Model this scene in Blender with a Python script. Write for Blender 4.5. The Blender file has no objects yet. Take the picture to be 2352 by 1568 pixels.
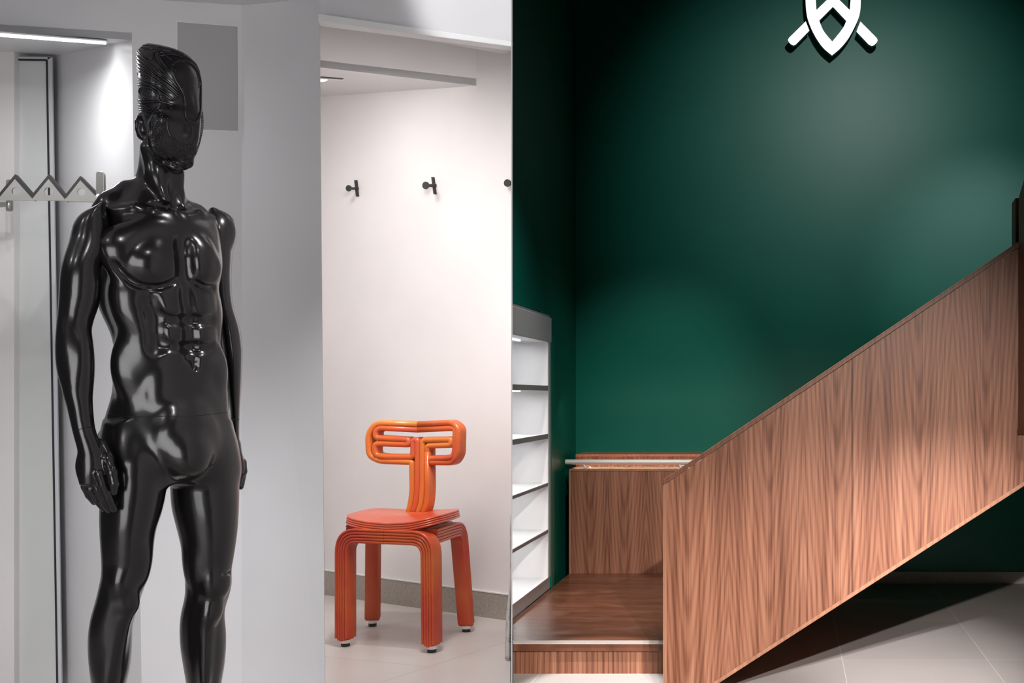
import bpy, bmesh, math, random
import numpy as np
from mathutils import Vector, Matrix
from mathutils.bvhtree import BVHTree

sc = bpy.context.scene
COL = sc.collection
R = math.radians
F, CX, CY, EYE = 2800.0, 1811.0, 906.0, 0.92        # focal in px of the 2352 frame, principal point, eye height

# ------------------------------------------------------------------ camera, world, exposure
cam_d = bpy.data.cameras.new('camera')
cam = bpy.data.objects.new('camera', cam_d); COL.objects.link(cam)
cam.location = (0, 0, EYE); cam.rotation_euler = (R(90), 0, 0)
cam_d.sensor_width = 36.0; cam_d.lens = F / 2352 * 36
cam_d.shift_x = -(CX - 1176) / 2352; cam_d.shift_y = (CY - 784) / 2352
cam_d.clip_start = 0.02; cam_d.clip_end = 60
sc.camera = cam
w = bpy.data.worlds.new('world'); sc.world = w; w.use_nodes = True
w.node_tree.nodes['Background'].inputs[0].default_value = (0.80, 0.82, 0.88, 1)
w.node_tree.nodes['Background'].inputs[1].default_value = 0.035
vs = sc.view_settings
vs.view_transform = 'Standard'; vs.look = 'None'; vs.gamma = 1; vs.exposure = 0.0
vs.use_curve_mapping = False

def lamp(name, kind, loc, target, energy, color=(1, 1, 1), size=0.3, spot=40, blend=0.5, sy=None, spec=1.0, spread=180):
    d = bpy.data.lights.new(name, kind); d.energy = energy; d.color = color
    if kind == 'AREA':
        d.size = size; d.spread = R(spread)
        if sy: d.shape = 'RECTANGLE'; d.size_y = sy
    elif kind == 'SPOT':
        d.shadow_soft_size = size; d.spot_size = R(spot); d.spot_blend = blend
    else:
        d.shadow_soft_size = size
    d.specular_factor = spec
    o = bpy.data.objects.new(name, d); COL.objects.link(o); o.location = loc
    o.rotation_euler = (Vector(target) - Vector(loc)).to_track_quat('-Z', 'Y').to_euler()
    return o
# shop side (left)
lamp('shop_fill', 'AREA', (-1.35, 0.1, 0.80), (-1.50, 3.3, 0.05), 27, (1, .985, .995), 1.3, spec=.55)  # unseen low fill, added to brighten the shop walls
lamp('shop_downlight', 'SPOT', (-0.80, 2.35, 1.97), (-1.22, 3.3, -0.15), 95, (1, .97, .99), 0.06, 56, 1.0)
lamp('shop_downlight', 'SPOT', (-2.05, 2.1, 1.97), (-1.95, 3.5, -0.15), 80, (1, .98, 1), 0.06, 56, 1.0)
lamp('shop_downlight', 'AREA', (-1.75, 1.2, 1.98), (-1.45, 2.4, 0.5), 2.4, (1, .97, .95), 0.16)
lamp('shop_downlight', 'AREA', (-2.5, 1.6, 1.98), (-1.6, 2.6, 0.5), 2.4, (.97, .98, 1), 0.16)
lamp('shop_downlight', 'AREA', (-0.75, 1.5, 1.98), (-1.2, 2.6, 0.9), 2.3, (1, .97, .95), 0.10)
lamp('wall_spot', 'SPOT', (-0.95, 2.75, 2.35), (-0.78, 3.66, 2.05), 30, (1, .98, 1), 0.03, 44, 0.5)
# fitting room
lamp('fitting_downlight', 'AREA', (-1.90, 4.80, 2.20), (-1.80, 5.1, 0.4), 4.6, (1, .95, .93), 0.25)
lamp('fitting_downlight', 'SPOT', (-1.15, 3.95, 2.4), (-1.40, 4.5, 0.0), 60, (1, .94, .91), 0.05, 74, 0.8)
lamp('fitting_fill', 'AREA', (-1.25, 3.78, 1.95), (-1.85, 5.3, 0.85), 10.5, (1, .96, .95), 0.5, spread=112)  # unseen fill behind the lintel, added to brighten the fitting room
# stair side (right)
WARM = (1, .86, .76)
lamp('stair_spot', 'SPOT', (0.95, -0.3, 2.76), (0.12, 5.5, -0.25), 1380, (1, .90, .83), 0.035, 38, 0.9)
lamp('stair_spot', 'SPOT', (1.05, 0.6, 2.90), (0.14, 5.80, -0.50), 1350, (1, .93, .90), 0.035, 21, 0.9)
lamp('stair_spot', 'SPOT', (0.1, 1.2, 2.9), (-0.85, 5.85, -0.40), 420, WARM, 0.04, 18, 0.8)
lamp('stair_spot', 'SPOT', (1.05, 0.9, 2.90), (0.62, 6.4, -0.50), 1650, (1, .95, .93), 0.035, 15, 0.9)
lamp('floor_spot', 'SPOT', (-0.75, 4.7, 4.3), (-0.90, 5.72, -0.44), 1500, (1, .96, .93), 0.03, 9, 0.5)
lamp('landing_spot', 'SPOT', (-0.95, 5.4, 4.3), (-0.98, 7.2, -0.3), 420, WARM, 0.05, 34, 0.9)
lamp('shelf_fill', 'SPOT', (0.9, 4.8, 4.2), (-1.47, 7.05, 1.15), 150, (.96, .98, 1), 0.05, 20, 1.0)  # added fill standing in for hall ambient on header and shelf edges
lamp('wall_washer', 'SPOT', (0.72, 4.6, 3.95), (0.46, 8.77, 2.55), 270, (.96, 1, 1), 0.05, 50, 1.0)
lamp('wall_washer', 'SPOT', (-0.2, 4.2, 4.2), (-1.0, 8.77, 0.70), 430, (1, 1, .95), 0.05, 21, 1.0)
lamp('wall_washer', 'SPOT', (2.0, 4.6, 3.2), (1.40, 8.77, 1.85), 150, (.93, 1, 1), 0.05, 24, 1.0)

# ------------------------------------------------------------------ helpers
def P(x, y, Y):
    return Vector(((x - CX) / F * Y, Y, EYE - (y - CY) / F * Y))

def on_plane(x, y, A, B):
    """pixel -> point on the vertical plane through ground points A, B"""
    n = Vector((-(B[1] - A[1]), B[0] - A[0]))
    r = Vector(((x - CX) / F, 1.0))
    t = n.dot(Vector(A)) / n.dot(r)
    return P(x, y, t)

def on_level(x, y, z):
    return P(x, y, (EYE - z) * F / (y - CY))

def mesh_from(name, verts, faces, mat, smooth=False):
    me = bpy.data.meshes.new(name)
    me.from_pydata([tuple(v) for v in verts], [], faces); me.update()
    if smooth:
        me.polygons.foreach_set('use_smooth', [True] * len(me.polygons))
    if mat: me.materials.append(mat)
    return me

def fix_normals(me):
    bm = bmesh.new(); bm.from_mesh(me)
    bmesh.ops.recalc_face_normals(bm, faces=bm.faces)
    bm.to_mesh(me); bm.free()

def link(name, me, parent=None):
    o = bpy.data.objects.new(name, me); COL.objects.link(o)
    if parent is not None: attach(o, parent)
    return o

def world_loc(o):
    l = Vector(o.location)
    while o.parent: o = o.parent; l += Vector(o.location)
    return l

def attach(o, parent):
    o.parent = parent
    o.location = Vector(o.location) - world_loc(parent)

def thing(name, label, cat, loc, group=None):
    o = bpy.data.objects.new(name, None); COL.objects.link(o)
    o.location = loc; o.empty_display_size = 0.1
    o['label'] = label; o['category'] = cat
    if group: o['group'] = group
    return o

def tag(o, label=None, cat=None, group=None, kind=None):
    if label: o['label'] = label
    if cat: o['category'] = cat
    if group: o['group'] = group
    if kind: o['kind'] = kind
    return o

class MB:
    def __init__(s): s.v = []; s.f = []
    def add(s, vs, fs):
        n = len(s.v); s.v += [Vector(v) for v in vs]; s.f += [[i + n for i in f] for f in fs]
    def prism(s, pts, off):
        off = Vector(off); n = len(pts)
        vs = [Vector(p) for p in pts] + [Vector(p) + off for p in pts]
        fs = [list(range(n))[::-1], list(range(n, 2 * n))] + [[i, (i + 1) % n, n + (i + 1) % n, n + i] for i in range(n)]
        s.add(vs, fs)
    def box(s, a, b):
        x0, y0, z0 = a; x1, y1, z1 = b
        s.prism([(x0, y0, z0), (x1, y0, z0), (x1, y0, z1), (x0, y0, z1)], (0, y1 - y0, 0))
    def sweep(s, path, section, up=None, closed=False, caps=True):
        """section: 2D points (a along side, b along up); up fixed vector or None for parallel transport"""
        path = [Vector(p) for p in path]; n = len(path); m = len(section); rings = []
        prev = None
        for i, p in enumerate(path):
            if closed: t = path[(i + 1) % n] - path[i - 1]
            else: t = path[min(i + 1, n - 1)] - path[max(i - 1, 0)]
            t.normalize()
            if up is not None:
                b = Vector(up); a = b.cross(t).normalized(); b = t.cross(a).normalized() if False else Vector(up)
            else:
                if prev is None:
                    prev = Vector((0, 0, 1)) if abs(t.z) < .9 else Vector((1, 0, 0))
                a = prev.cross(t).normalized(); b = t.cross(a).normalized(); prev = b
            # mitre
            sc_ = 1.0
            if 0 < i < n - 1 or closed:
                t1 = (path[i] - path[i - 1]).normalized(); c = max(.5, t1.dot(t)); sc_ = 1 / c
            rings.append([p + a * (q[0] * sc_) + b * q[1] for q in section])
        vs = [v for r_ in rings for v in r_]
        fs = []
        for i in range(n if closed else n - 1):
            j = (i + 1) % n
            for k in range(m):
                l = (k + 1) % m
                fs.append([i * m + k, i * m + l, j * m + l, j * m + k])
        if caps and not closed:
            fs.append(list(range(m))[::-1]); fs.append([(n - 1) * m + k for k in range(m)])
        s.add(vs, fs)
    def tube(s, path, r, seg=12, closed=False):
        s.sweep(path, [(r * math.cos(2 * math.pi * k / seg), r * math.sin(2 * math.pi * k / seg)) for k in range(seg)], None, closed)
    def ball(s, c, r, seg=8, rings=5):
        c = Vector(c); vs = [c + Vector((0, 0, r))]; fs = []
        for i in range(1, rings):
            for k in range(seg):
                a = math.pi * i / rings; b = 2 * math.pi * k / seg
                vs.append(c + Vector((r * math.sin(a) * math.cos(b), r * math.sin(a) * math.sin(b), r * math.cos(a))))
        vs.append(c - Vector((0, 0, r))); L = len(vs) - 1
        for k in range(seg):
            fs.append([0, 1 + k, 1 + (k + 1) % seg]); fs.append([L, L - seg + (k + 1) % seg, L - seg + k])
        for i in range(rings - 2):
            for k in range(seg):
                a = 1 + i * seg; fs.append([a + k, a + seg + k, a + seg + (k + 1) % seg, a + (k + 1) % seg])
        s.add(vs, fs)
    def build(s, name, mat, parent=None, smooth=False, bevel=0.0, seg=2):
        me = mesh_from(name, s.v, s.f, mat, smooth); fix_normals(me)
        o = link(name, me, parent)
        if bevel:
            b = o.modifiers.new('bevel', 'BEVEL'); b.width = bevel; b.segments = seg; b.limit_method = 'ANGLE'; b.angle_limit = R(40)
        if smooth == 'auto':
            me.polygons.foreach_set('use_smooth', [True] * len(me.polygons))
            e = o.modifiers.new('split', 'EDGE_SPLIT'); e.split_angle = R(35)
        return o

def round_path(pts, rad, seg=6):
    pts = [Vector(p) for p in pts]; out = [pts[0]]
    for i in range(1, len(pts) - 1):
        p = pts[i]; d0 = pts[i - 1] - p; d1 = pts[i + 1] - p
        rr = rad[i] if isinstance(rad, (list, tuple)) else rad
        l = min(rr, d0.length * .49, d1.length * .49)
        a = p + d0.normalized() * l; b = p + d1.normalized() * l
        for k in range(seg + 1):
            t = k / seg; out.append(a * (1 - t) ** 2 + p * 2 * t * (1 - t) + b * t * t)
    out.append(pts[-1])
    return out

def shape_with_holes(name, loops, depth, mat, place, parent=None, bevel=0.0):
    """2D loops (first outer, rest holes) -> extruded solid; place(x, y, d) maps to the world"""
    cu = bpy.data.curves.new(name, 'CURVE'); cu.dimensions = '2D'; cu.fill_mode = 'BOTH'
    cu.extrude = depth / 2; cu.bevel_depth = bevel
    for lp in loops:
        sp = cu.splines.new('POLY'); sp.points.add(len(lp) - 1)
        for i, (x, y) in enumerate(lp): sp.points[i].co = (x, y, 0, 1)
        sp.use_cyclic_u = True
    tmp = bpy.data.objects.new(name + '_outline', cu); COL.objects.link(tmp)
    dg = bpy.context.evaluated_depsgraph_get()
    me = bpy.data.meshes.new_from_object(tmp.evaluated_get(dg))
    bpy.data.objects.remove(tmp); bpy.data.curves.remove(cu)
    for v in me.vertices:
        v.co = place(v.co.x, v.co.y, v.co.z + depth / 2)
    me.name = name; me.materials.clear(); me.materials.append(mat); fix_normals(me)
    return link(name, me, parent)

def catmull(pts, seg=8, closed=False):
    out = []; n = len(pts); D = len(pts[0])
    for i in range(n if closed else n - 1):
        g = lambda k: pts[k % n] if closed else pts[max(0, min(n - 1, k))]
        p0, p1, p2, p3 = g(i - 1), g(i), g(i + 1), g(i + 2)
        for s in range(seg):
            t = s / seg
            out.append(tuple(.5 * (2 * p1[d] + (p2[d] - p0[d]) * t + (2 * p0[d] - 5 * p1[d] + 4 * p2[d] - p3[d]) * t * t + (3 * p1[d] - p0[d] - 3 * p2[d] + p3[d]) * t ** 3) for d in range(D)))
    if not closed: out.append(tuple(pts[-1]))
    return out

# ------------------------------------------------------------------ materials
def mat(name, color=(.8, .8, .8), rough=.5, metal=0.0, spec=.5, coat=0.0, coat_rough=.1, emit=None, estr=0.0):
    m = bpy.data.materials.new(name); m.use_nodes = True
    b = m.node_tree.nodes['Principled BSDF']
    b.inputs['Base Color'].default_value = (*color, 1); b.inputs['Roughness'].default_value = rough
    b.inputs['Metallic'].default_value = metal; b.inputs['Specular IOR Level'].default_value = spec
    b.inputs['Coat Weight'].default_value = coat; b.inputs['Coat Roughness'].default_value = coat_rough
    if emit: b.inputs['Emission Color'].default_value = (*emit, 1); b.inputs['Emission Strength'].default_value = estr
    return m

class NT:
    def __init__(s, m): s.m = m; s.t = m.node_tree; s.b = s.t.nodes['Principled BSDF']
    def n(s, kind, **kw):
        nd = s.t.nodes.new(kind)
        for k, v in kw.items(): setattr(nd, k, v)
        return nd
    def l(s, a, b): s.t.links.new(a, b)
    def math(s, op, a, b=None, c=None):
        nd = s.n('ShaderNodeMath', operation=op)
        for i, v in enumerate((a, b, c)):
            if v is None: continue
            if isinstance(v, (int, float)): nd.inputs[i].default_value = v
            else: s.l(v, nd.inputs[i])
        return nd.outputs[0]
    def pos(s):
        g = s.n('ShaderNodeNewGeometry'); x = s.n('ShaderNodeSeparateXYZ'); s.l(g.outputs['Position'], x.inputs[0])
        return g.outputs['Position'], x.outputs
    def scaled(s, vec, sx, sy, sz, off=(0, 0, 0), rot=(0, 0, 0)):
        mp = s.n('ShaderNodeMapping'); mp.inputs['Scale'].default_value = (sx, sy, sz)
        mp.inputs['Location'].default_value = off; mp.inputs['Rotation'].default_value = rot
        s.l(vec, mp.inputs['Vector']); return mp.outputs[0]
    def noise(s, vec, scale=1, detail=4, rough=.5, dist=0):
        nd = s.n('ShaderNodeTexNoise'); nd.inputs['Scale'].default_value = scale
        nd.inputs['Detail'].default_value = detail; nd.inputs['Roughness'].default_value = rough
        nd.inputs['Distortion'].default_value = dist; s.l(vec, nd.inputs['Vector']); return nd.outputs['Fac']
    def ramp(s, fac, stops):
        nd = s.n('ShaderNodeValToRGB'); cr = nd.color_ramp
        while len(cr.elements) > 1: cr.elements.remove(cr.elements[0])
        cr.elements[0].position = stops[0][0]; cr.elements[0].color = (*stops[0][1], 1)
        for p, c in stops[1:]:
            e = cr.elements.new(p); e.color = (*c, 1)
        s.l(fac, nd.inputs[0]); return nd.outputs[0]
    def mix(s, fac, a, b, mode='MIX'):
        nd = s.n('ShaderNodeMix', data_type='RGBA', blend_type=mode)
        for inp, v in ((nd.inputs[0], fac), (nd.inputs[6], a), (nd.inputs[7], b)):
            if isinstance(v, (int, float)): inp.default_value = v
            elif isinstance(v, tuple): inp.default_value = (*v, 1)
            else: s.l(v, inp)
        return nd.outputs[2]
    def color(s, c): s.l(c, s.b.inputs['Base Color'])
    def bump(s, h, strength=.1, dist=.002):
        nd = s.n('ShaderNodeBump'); nd.inputs['Strength'].default_value = strength; nd.inputs['Distance'].default_value = dist
        s.l(h, nd.inputs['Height']); s.l(nd.outputs[0], s.b.inputs['Normal'])

def paint(name, color, rough=.55, spec=.4, var=.04):
    m = mat(name, color, rough, spec=spec); t = NT(m); p, _ = t.pos()
    f = t.noise(p, 2.2, 3)
    a = tuple(c * (1 - var) for c in color); b = tuple(min(1, c * (1 + var)) for c in color)
    t.color(t.ramp(f, [(.3, a), (.7, b)]))
    t.bump(t.noise(p, 260, 2), .05, .0006)
    return m

def walnut(name, axis='x', grain='z', cols=None, cath=True, rough=.42, per=.355, phase=.0, zc=0.0):
    """book-matched walnut veneer, leaves `per` wide, grain along `grain`"""
    cols = cols or [(.12, (.055, .018, .009)), (.36, (.170, .063, .034)), (.56, (.275, .116, .068)), (.9, (.42, .205, .125))]
    m = mat(name, (.3, .13, .08), rough, spec=.4); t = NT(m); p, xyz = t.pos()
    ax = {'x': 0, 'y': 1, 'z': 2}
    u = xyz[ax[axis]]; g = xyz[ax[grain]]
    if cath:
        fl = t.math('PINGPONG', t.math('ADD', u, phase), per)             # mirrored leaves
    else:
        fl = u
    def comb(k, o=0.0):
        c_ = t.n('ShaderNodeCombineXYZ'); t.l(fl, c_.inputs[0]); t.l(t.math('MULTIPLY', g, k), c_.inputs[2])
        if o: c_.inputs[1].default_value = o
        return c_.outputs[0]
    slow = t.noise(comb(.10), 3.2, 2, .5)
    wob = t.noise(comb(.35, 3.0), 10, 3, .5)
    if cath:                                   # arches around each leaf heart, closing downwards
        h = t.math('ABSOLUTE', t.math('SUBTRACT', fl, per * .55))
        h2 = t.math('POWER', t.math('ADD', t.math('MULTIPLY', h, h), .0009), .5)
        gz = t.math('SUBTRACT', g, zc)
        spread = t.math('MULTIPLY', h2, 270)
        ring = t.math('SUBTRACT', spread, t.math('MULTIPLY', gz, 24.0))
        ring = t.math('ADD', ring, t.math('MULTIPLY', slow, 34)); ring = t.math('ADD', ring, t.math('MULTIPLY', wob, 3.2))
    else:
        ring = t.math('ADD', t.math('MULTIPLY', fl, 230), t.math('MULTIPLY', slow, 40))
        ring = t.math('ADD', ring, t.math('MULTIPLY', wob, 4))
    sn = t.math('ADD', t.math('MULTIPLY', t.math('SINE', ring), .5), .5)
    sn = t.math('POWER', sn, 1.6)
    other = 3 - ax[axis] - ax[grain]
    cmb3 = t.n('ShaderNodeCombineXYZ'); t.l(fl, cmb3.inputs[0]); t.l(t.math('MULTIPLY', g, .012), cmb3.inputs[2]); t.l(t.math('MULTIPLY', xyz[other], .3), cmb3.inputs[1])
    fine = t.noise(cmb3.outputs[0], 170, 3, .65)
    band = t.noise(cmb3.outputs[0], 22, 4, .65)
    v = t.math('SUBTRACT', t.math('MULTIPLY', fine, .88), t.math('MULTIPLY', sn, .17))
    v = t.math('ADD', v, t.math('MULTIPLY', band, 1.0)); v = t.math('SUBTRACT', v, .345)
    t.color(t.ramp(v, cols))
    t.bump(fine, .06, .0005)
    return m

M = {}
M['white'] = paint('white_wall_paint', (.60, .60, .615))
M['white_fit'] = paint('fitting_room_paint', (.72, .70, .695))
M['ceil'] = paint('ceiling_paint', (.66, .655, .66))
M['niche'] = paint('niche_white_lacquer', (.70, .70, .715), .35)
M['grey_panel'] = paint('grey_access_panel', (.34, .34, .345), .5)
M['green'] = paint('green_wall_paint', (.0004, .150, .104), .40, .32, .05)
M['trim_white'] = mat('white_trim', (.72, .73, .73), .4)
M['black'] = mat('gloss_black', (.009, .008, .009), .24, spec=.5, coat=.30, coat_rough=.10)
M['black_head'] = mat('gloss_black_head', (.008, .007, .009), .26, spec=.5)
M['seam'] = mat('dark_seam', (.002, .002, .002), .6)
M['dark_metal'] = mat('dark_hook_metal', (.035, .034, .036), .5, .3)
M['steel'] = mat('brushed_steel', (.42, .41, .39), .33, .9)
M['steel_light'] = mat('polished_steel', (.90, .88, .85), .35, .25)
M['black_plastic'] = mat('matt_black_strip', (.02, .018, .02), .5)
M['alu'] = mat('grey_aluminium', (.56, .57, .60), .42, .05)
M['shelf_dark'] = mat('shelf_edge_grey', (.30, .31, .32), .5)
M['shelf_white'] = mat('shelf_white', (.74, .74, .75), .4)
M['led'] = mat('led_strip', (1, 1, 1), .5, emit=(1, .99, 1), estr=4.5)
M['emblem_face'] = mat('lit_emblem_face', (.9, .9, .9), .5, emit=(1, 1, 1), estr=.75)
M['emblem_side'] = mat('emblem_side', (.10, .11, .13), .45)
M['glide'] = mat('glide_black', (.02, .02, .02), .4)
M['walnut'] = walnut('walnut_panel', per=.337, phase=.27, zc=.3)
M['walnut_small'] = walnut('walnut_landing_panel', per=.26, phase=1.47, zc=.0)
M['walnut_riser'] = walnut('walnut_riser', cath=False)
M['walnut_edge'] = walnut('walnut_edge', cath=False, cols=[(0, (.20, .085, .05)), (1, (.50, .25, .15))])
M['walnut_cap'] = walnut('walnut_cap', cath=False, cols=[(0, (.10, .036, .02)), (1, (.27, .115, .07))])
M['walnut_side'] = walnut('walnut_side', axis='y', cath=False, cols=[(0, (.10, .04, .022)), (1, (.34, .15, .09))])

# worn glossy landing boards, grain across
m = mat('worn_walnut_floor', (.2, .08, .04), .3, spec=.5); t = NT(m); p, xyz = t.pos()
a = t.noise(t.scaled(p, 1.6, 9, 1), 1.4, 5, .6); b = t.noise(t.scaled(p, 6, 60, 1), 2, 4, .6); c = t.noise(t.scaled(p, 1.2, 2.2, 1), 2.6, 5, .65, .8)
v = t.math('ADD', t.math('MULTIPLY', a, .55), t.math('MULTIPLY', b, .45))
base = t.ramp(v, [(.3, (.08, .027, .013)), (.52, (.17, .062, .034)), (.75, (.30, .130, .080))])
wear = t.ramp(c, [(.52, (0, 0, 0)), (.68, (1, 1, 1))])
t.color(t.mix(t.math('MULTIPLY', wear, .35), base, (.36, .21, .15)))
t.l(t.math('ADD', t.math('MULTIPLY', c, .35), .16), t.b.inputs['Roughness'])
t.bump(b, .12, .0008); M['worn'] = m

def tiles(name, color, grout, w_, h_, off, rot=0, mortar=.004, rough=.45, var=.12, shift=0.0):
    m = mat(name, color, rough, spec=.4); t = NT(m); p, _ = t.pos()
    br = t.n('ShaderNodeTexBrick'); br.offset = shift; br.squash = 1
    br.inputs['Scale'].default_value = 1; br.inputs['Mortar Size'].default_value = mortar / 2
    br.inputs['Mortar Smooth'].default_value = 0; br.inputs['Brick Width'].default_value = w_; br.inputs['Row Height'].default_value = h_
    br.inputs['Color1'].default_value = (1, 1, 1, 1); br.inputs['Color2'].default_value = (.93, .93, .93, 1); br.inputs['Mortar'].default_value = (0, 0, 0, 1)
    t.l(t.scaled(p, 1, 1, 1, off, (0, 0, rot)), br.inputs['Vector'])
    n1 = t.noise(p, 150, 3, .7); n2 = t.noise(t.scaled(p, 1, 1, 1), 1.5, 4, .6)
    v = t.math('ADD', t.math('MULTIPLY', n1, .6), t.math('MULTIPLY', n2, .4))
    lo = tuple(c * (1 - var) for c in color); hi = tuple(c * (1 + var) for c in color)
    tc = t.mix(1.0, t.ramp(v, [(.35, lo), (.65, hi)]), br.outputs['Color'], 'MULTIPLY')
    t.color(t.mix(br.outputs['Fac'], tc, grout))
    return m
M['tile'] = tiles('grey_floor_tile', (.50, .465, .455), (.72, .70, .68), .7446, 1.0733, (.4686, 1.2603, 0))
la = math.atan2(.593, .232)
# left floor: rotate so that one joint runs through the traced line
ca, sa = math.cos(-la), math.sin(-la)
qx, qy = -1.307 * ca - 3.891 * sa, -1.307 * sa + 3.891 * ca
M['tile_fit'] = tiles('warm_floor_tile', (.54, .50, .475), (.36, .33, .31), 1.2, .6, (-qx + .35, -qy, 0), -la, .0035, .38, .07, .5)
M['stone'] = tiles('stone_skirting', (.33, .30, .265), (.33, .30, .265), 3, 3, (0, 0, 0), var=.3)
M['stone2'] = tiles('pale_stone_skirting', (.62, .59, .55), (.62, .59, .55), 3, 3, (0, 0, 0), var=.2)

def chair_mat(name, stops, seed):
    m = mat(name, stops[0], .34, spec=.5, coat=.25, coat_rough=.2); t = NT(m); p, _ = t.pos()
    f = t.noise(t.scaled(p, 1, 1, 1, (seed, seed * .7, 0)), 4.5, 2, .5)
    t.color(t.ramp(f, [(.32, stops[0]), (.5, stops[1]), (.68, stops[2])]))
    t.bump(t.noise(p, 500, 2), .15, .0005)
    return m
RD, OR, AM = (.57, .062, .024), (.64, .13, .026), (.68, .25, .04)
M['ch_red'] = chair_mat('chair_red_orange', (RD, (.62, .10, .04), OR), 1)
M['ch_or'] = chair_mat('chair_orange', (RD, OR, (.70, .17, .03)), 2)
M['ch_am'] = chair_mat('chair_amber', (OR, (.70, .18, .03), AM), 3)
M['ch_leg'] = chair_mat('chair_leg_orange', ((.48, .042, .015), (.56, .085, .018), (.62, .135, .026)), 4)

# ================================================================== THE SETTING, shop side (left), floor at z = 0
def struct(o): o['kind'] = 'structure'; return o

def slab(name, pts, off, m, bevel=0):
    b = MB(); b.prism(pts, off); return struct(b.build(name, m, bevel=bevel))

def part_x(Y): return -.22643 * Y                       # the sheet partition between the two rooms runs along this line
# floor of the shop and fitting room
slab('floor', [(-4.5, -.6, 0), (-0.012, -.6, 0), (-.01, 0.05, 0), (part_x(6.44) - .012, 6.44, 0), (-4.5, 6.44, 0)], (0, 0, -.06), M['tile_fit'])

W1A, W1B = (-2.09, 3.232), (-1.777, 3.30)
C12 = on_plane(555, 12, W1A, W1B)                       # concave corner under the ceiling
J = P(734, 35, 3.3); JB = P(746, 1568, 3.3)
W2A, W2B = (C12.x, C12.y), (J.x, J.y)
W3A, W3B = (J.x, J.y), (P(1177, 115, 3.634).x, 3.634)
W4A, W4B = (-2.139, 5.618), (-1.157, 4.983)
def w1(x, y): return on_plane(x, y, W1A, W1B)
def w2(x, y): return on_plane(x, y, W2A, W2B)
def w3(x, y): return on_plane(x, y, W3A, W3B)
def w4(x, y): return on_plane(x, y, W4A, W4B)
ztop = C12.z
def at_z(p, z): return Vector((p.x, p.y, z))
back1 = (-.008, .03, 0)
# niche wall: above and right of the niche opening
cor = Vector((C12.x, C12.y, 0))
slab('wall_left', [at_z(w1(-500, 60), ztop + .05), at_z(C12, ztop + .05), cor, at_z(w1(327, 1780), 0), w1(303, 92), w1(-500, 42)], back1, M['white'])
slab('wall_middle', [at_z(C12, ztop + .05), at_z(J, 3.0), J, JB, at_z(JB + (JB - J) * .22, 0), cor], (-.016, .045, 0), M['white'])
slab('wall_right', [at_z(J, 3.0), Vector((W3B[0] - .004, W3B[1], 3.0)), w3(1175.5, 114), J], (-.03, .05, 0), M['white'])
# ceiling over the shop wall, edge seen above the corner
slab('ceiling', [(-3.8, 3.6, ztop), (C12.x, 3.55, ztop), (J.x - .10, 3.5, ztop), (J.x - .10, .3, ztop), (-3.8, .3, ztop)], (0, 0, .05), M['ceil'])
# lintel profile (two steps)
b = MB(); n3 = Vector((W3B[1] - W3A[1], -(W3B[0] - W3A[0]), 0)).normalized()
b.prism([w3(734, 34), w3(1175.4, 99), w3(1175.4, 105), w3(734, 42)], n3 * .012)
b.prism([w3(734, 42), w3(1175.4, 105), w3(1175.4, 117), w3(734, 60)], n3 * .004 - Vector((-.01, .04, 0)))
struct(b.build('trim_1', M['trim_white'], bevel=.002))
# fitting room
slab('wall_back', [at_z(w4(640, 1300), 0), at_z(w4(1174, 1300), 0), at_z(w4(1174, 1300), 3.0), at_z(w4(640, 1300), 3.0)], (-.0125, .05, 0), M['white_fit'])
# lowered ceiling between beam and back wall
ca_, cb_ = w4(735, 222), w4(1094, 197)
slope_n = (cb_ - ca_).cross(Vector((0, 0, 1))); inward = Vector((-slope_n.x, -slope_n.y, 0)).normalized()
if inward.y > 0: inward = -inward
pn = (cb_ - ca_).cross(inward).normalized()
def on_ceil(x, y):
    r = P(x, y, 1.0) - Vector((0, 0, EYE)); o_ = Vector((0, 0, EYE))
    return o_ + r * ((ca_ - o_).dot(pn) / r.dot(pn))
cc = on_ceil(735, 155)
far = ca_ + (ca_ - cb_) * .8; near = cc + (cc - cb_) * .6
slab('ceiling_fitting', [far, cb_, near], (0, 0, .03), M['ceil'])
slab('wall_beam', [cb_ + Vector((0, 0, .001)), near + Vector((0, 0, .001)), at_z(near, 3.0), at_z(cb_, 3.0)], (.02, .02, 0), M['white_fit'])
slab('wall_fitting_left', [at_z(w4(660, 1300), 0) , at_z(w4(660, 1300), 2.9), Vector((-2.35, 3.7, 2.9)), Vector((-2.35, 3.7, 0))], (-.05, 0, 0), M['white_fit'])
n4 = Vector((W4B[1] - W4A[1], -(W4B[0] - W4A[0]), 0)).normalized()
b = MB(); b.prism([w4(700, 1303), w4(1171.5, 1366), at_z(w4(1171.5, 1366), 0.0), at_z(w4(700, 1303), 0.0)], n4 * .008)
struct(b.build('baseboard_back', M['stone']))
b = MB(); b.prism([w4(700, 1300.5) , w4(1171.5, 1363.5), w4(1171.5, 1366), w4(700, 1303)], n4 * .010)
struct(b.build('trim_2', M['trim_white']))
# partition sheet between shop and stair hall
b = MB()
prof = [(1.25, -.44), (6.44, -.44), (6.44, 1.41), (6.72, 1.41), (6.72, 4.6), (1.25, 4.6)]
b.v = []; n_ = len(prof)
vs_ = [(part_x(y), y, z) for y, z in prof] + [(part_x(y) - .0011 * y, y, z) for y, z in prof]       # sheet tapering to a fine front edge
b.add(vs_, [list(range(n_)), list(range(n_, 2 * n_))[::-1]] + [[i, n_ + i, n_ + (i + 1) % n_, (i + 1) % n_] for i in range(n_)])
o = struct(b.build('wall_partition', M['white_fit'])); o.data.materials.append(M['green'])     # green on the stair side
for pf in o.data.polygons:
    if pf.normal.x > .5: pf.material_index = 1
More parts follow.
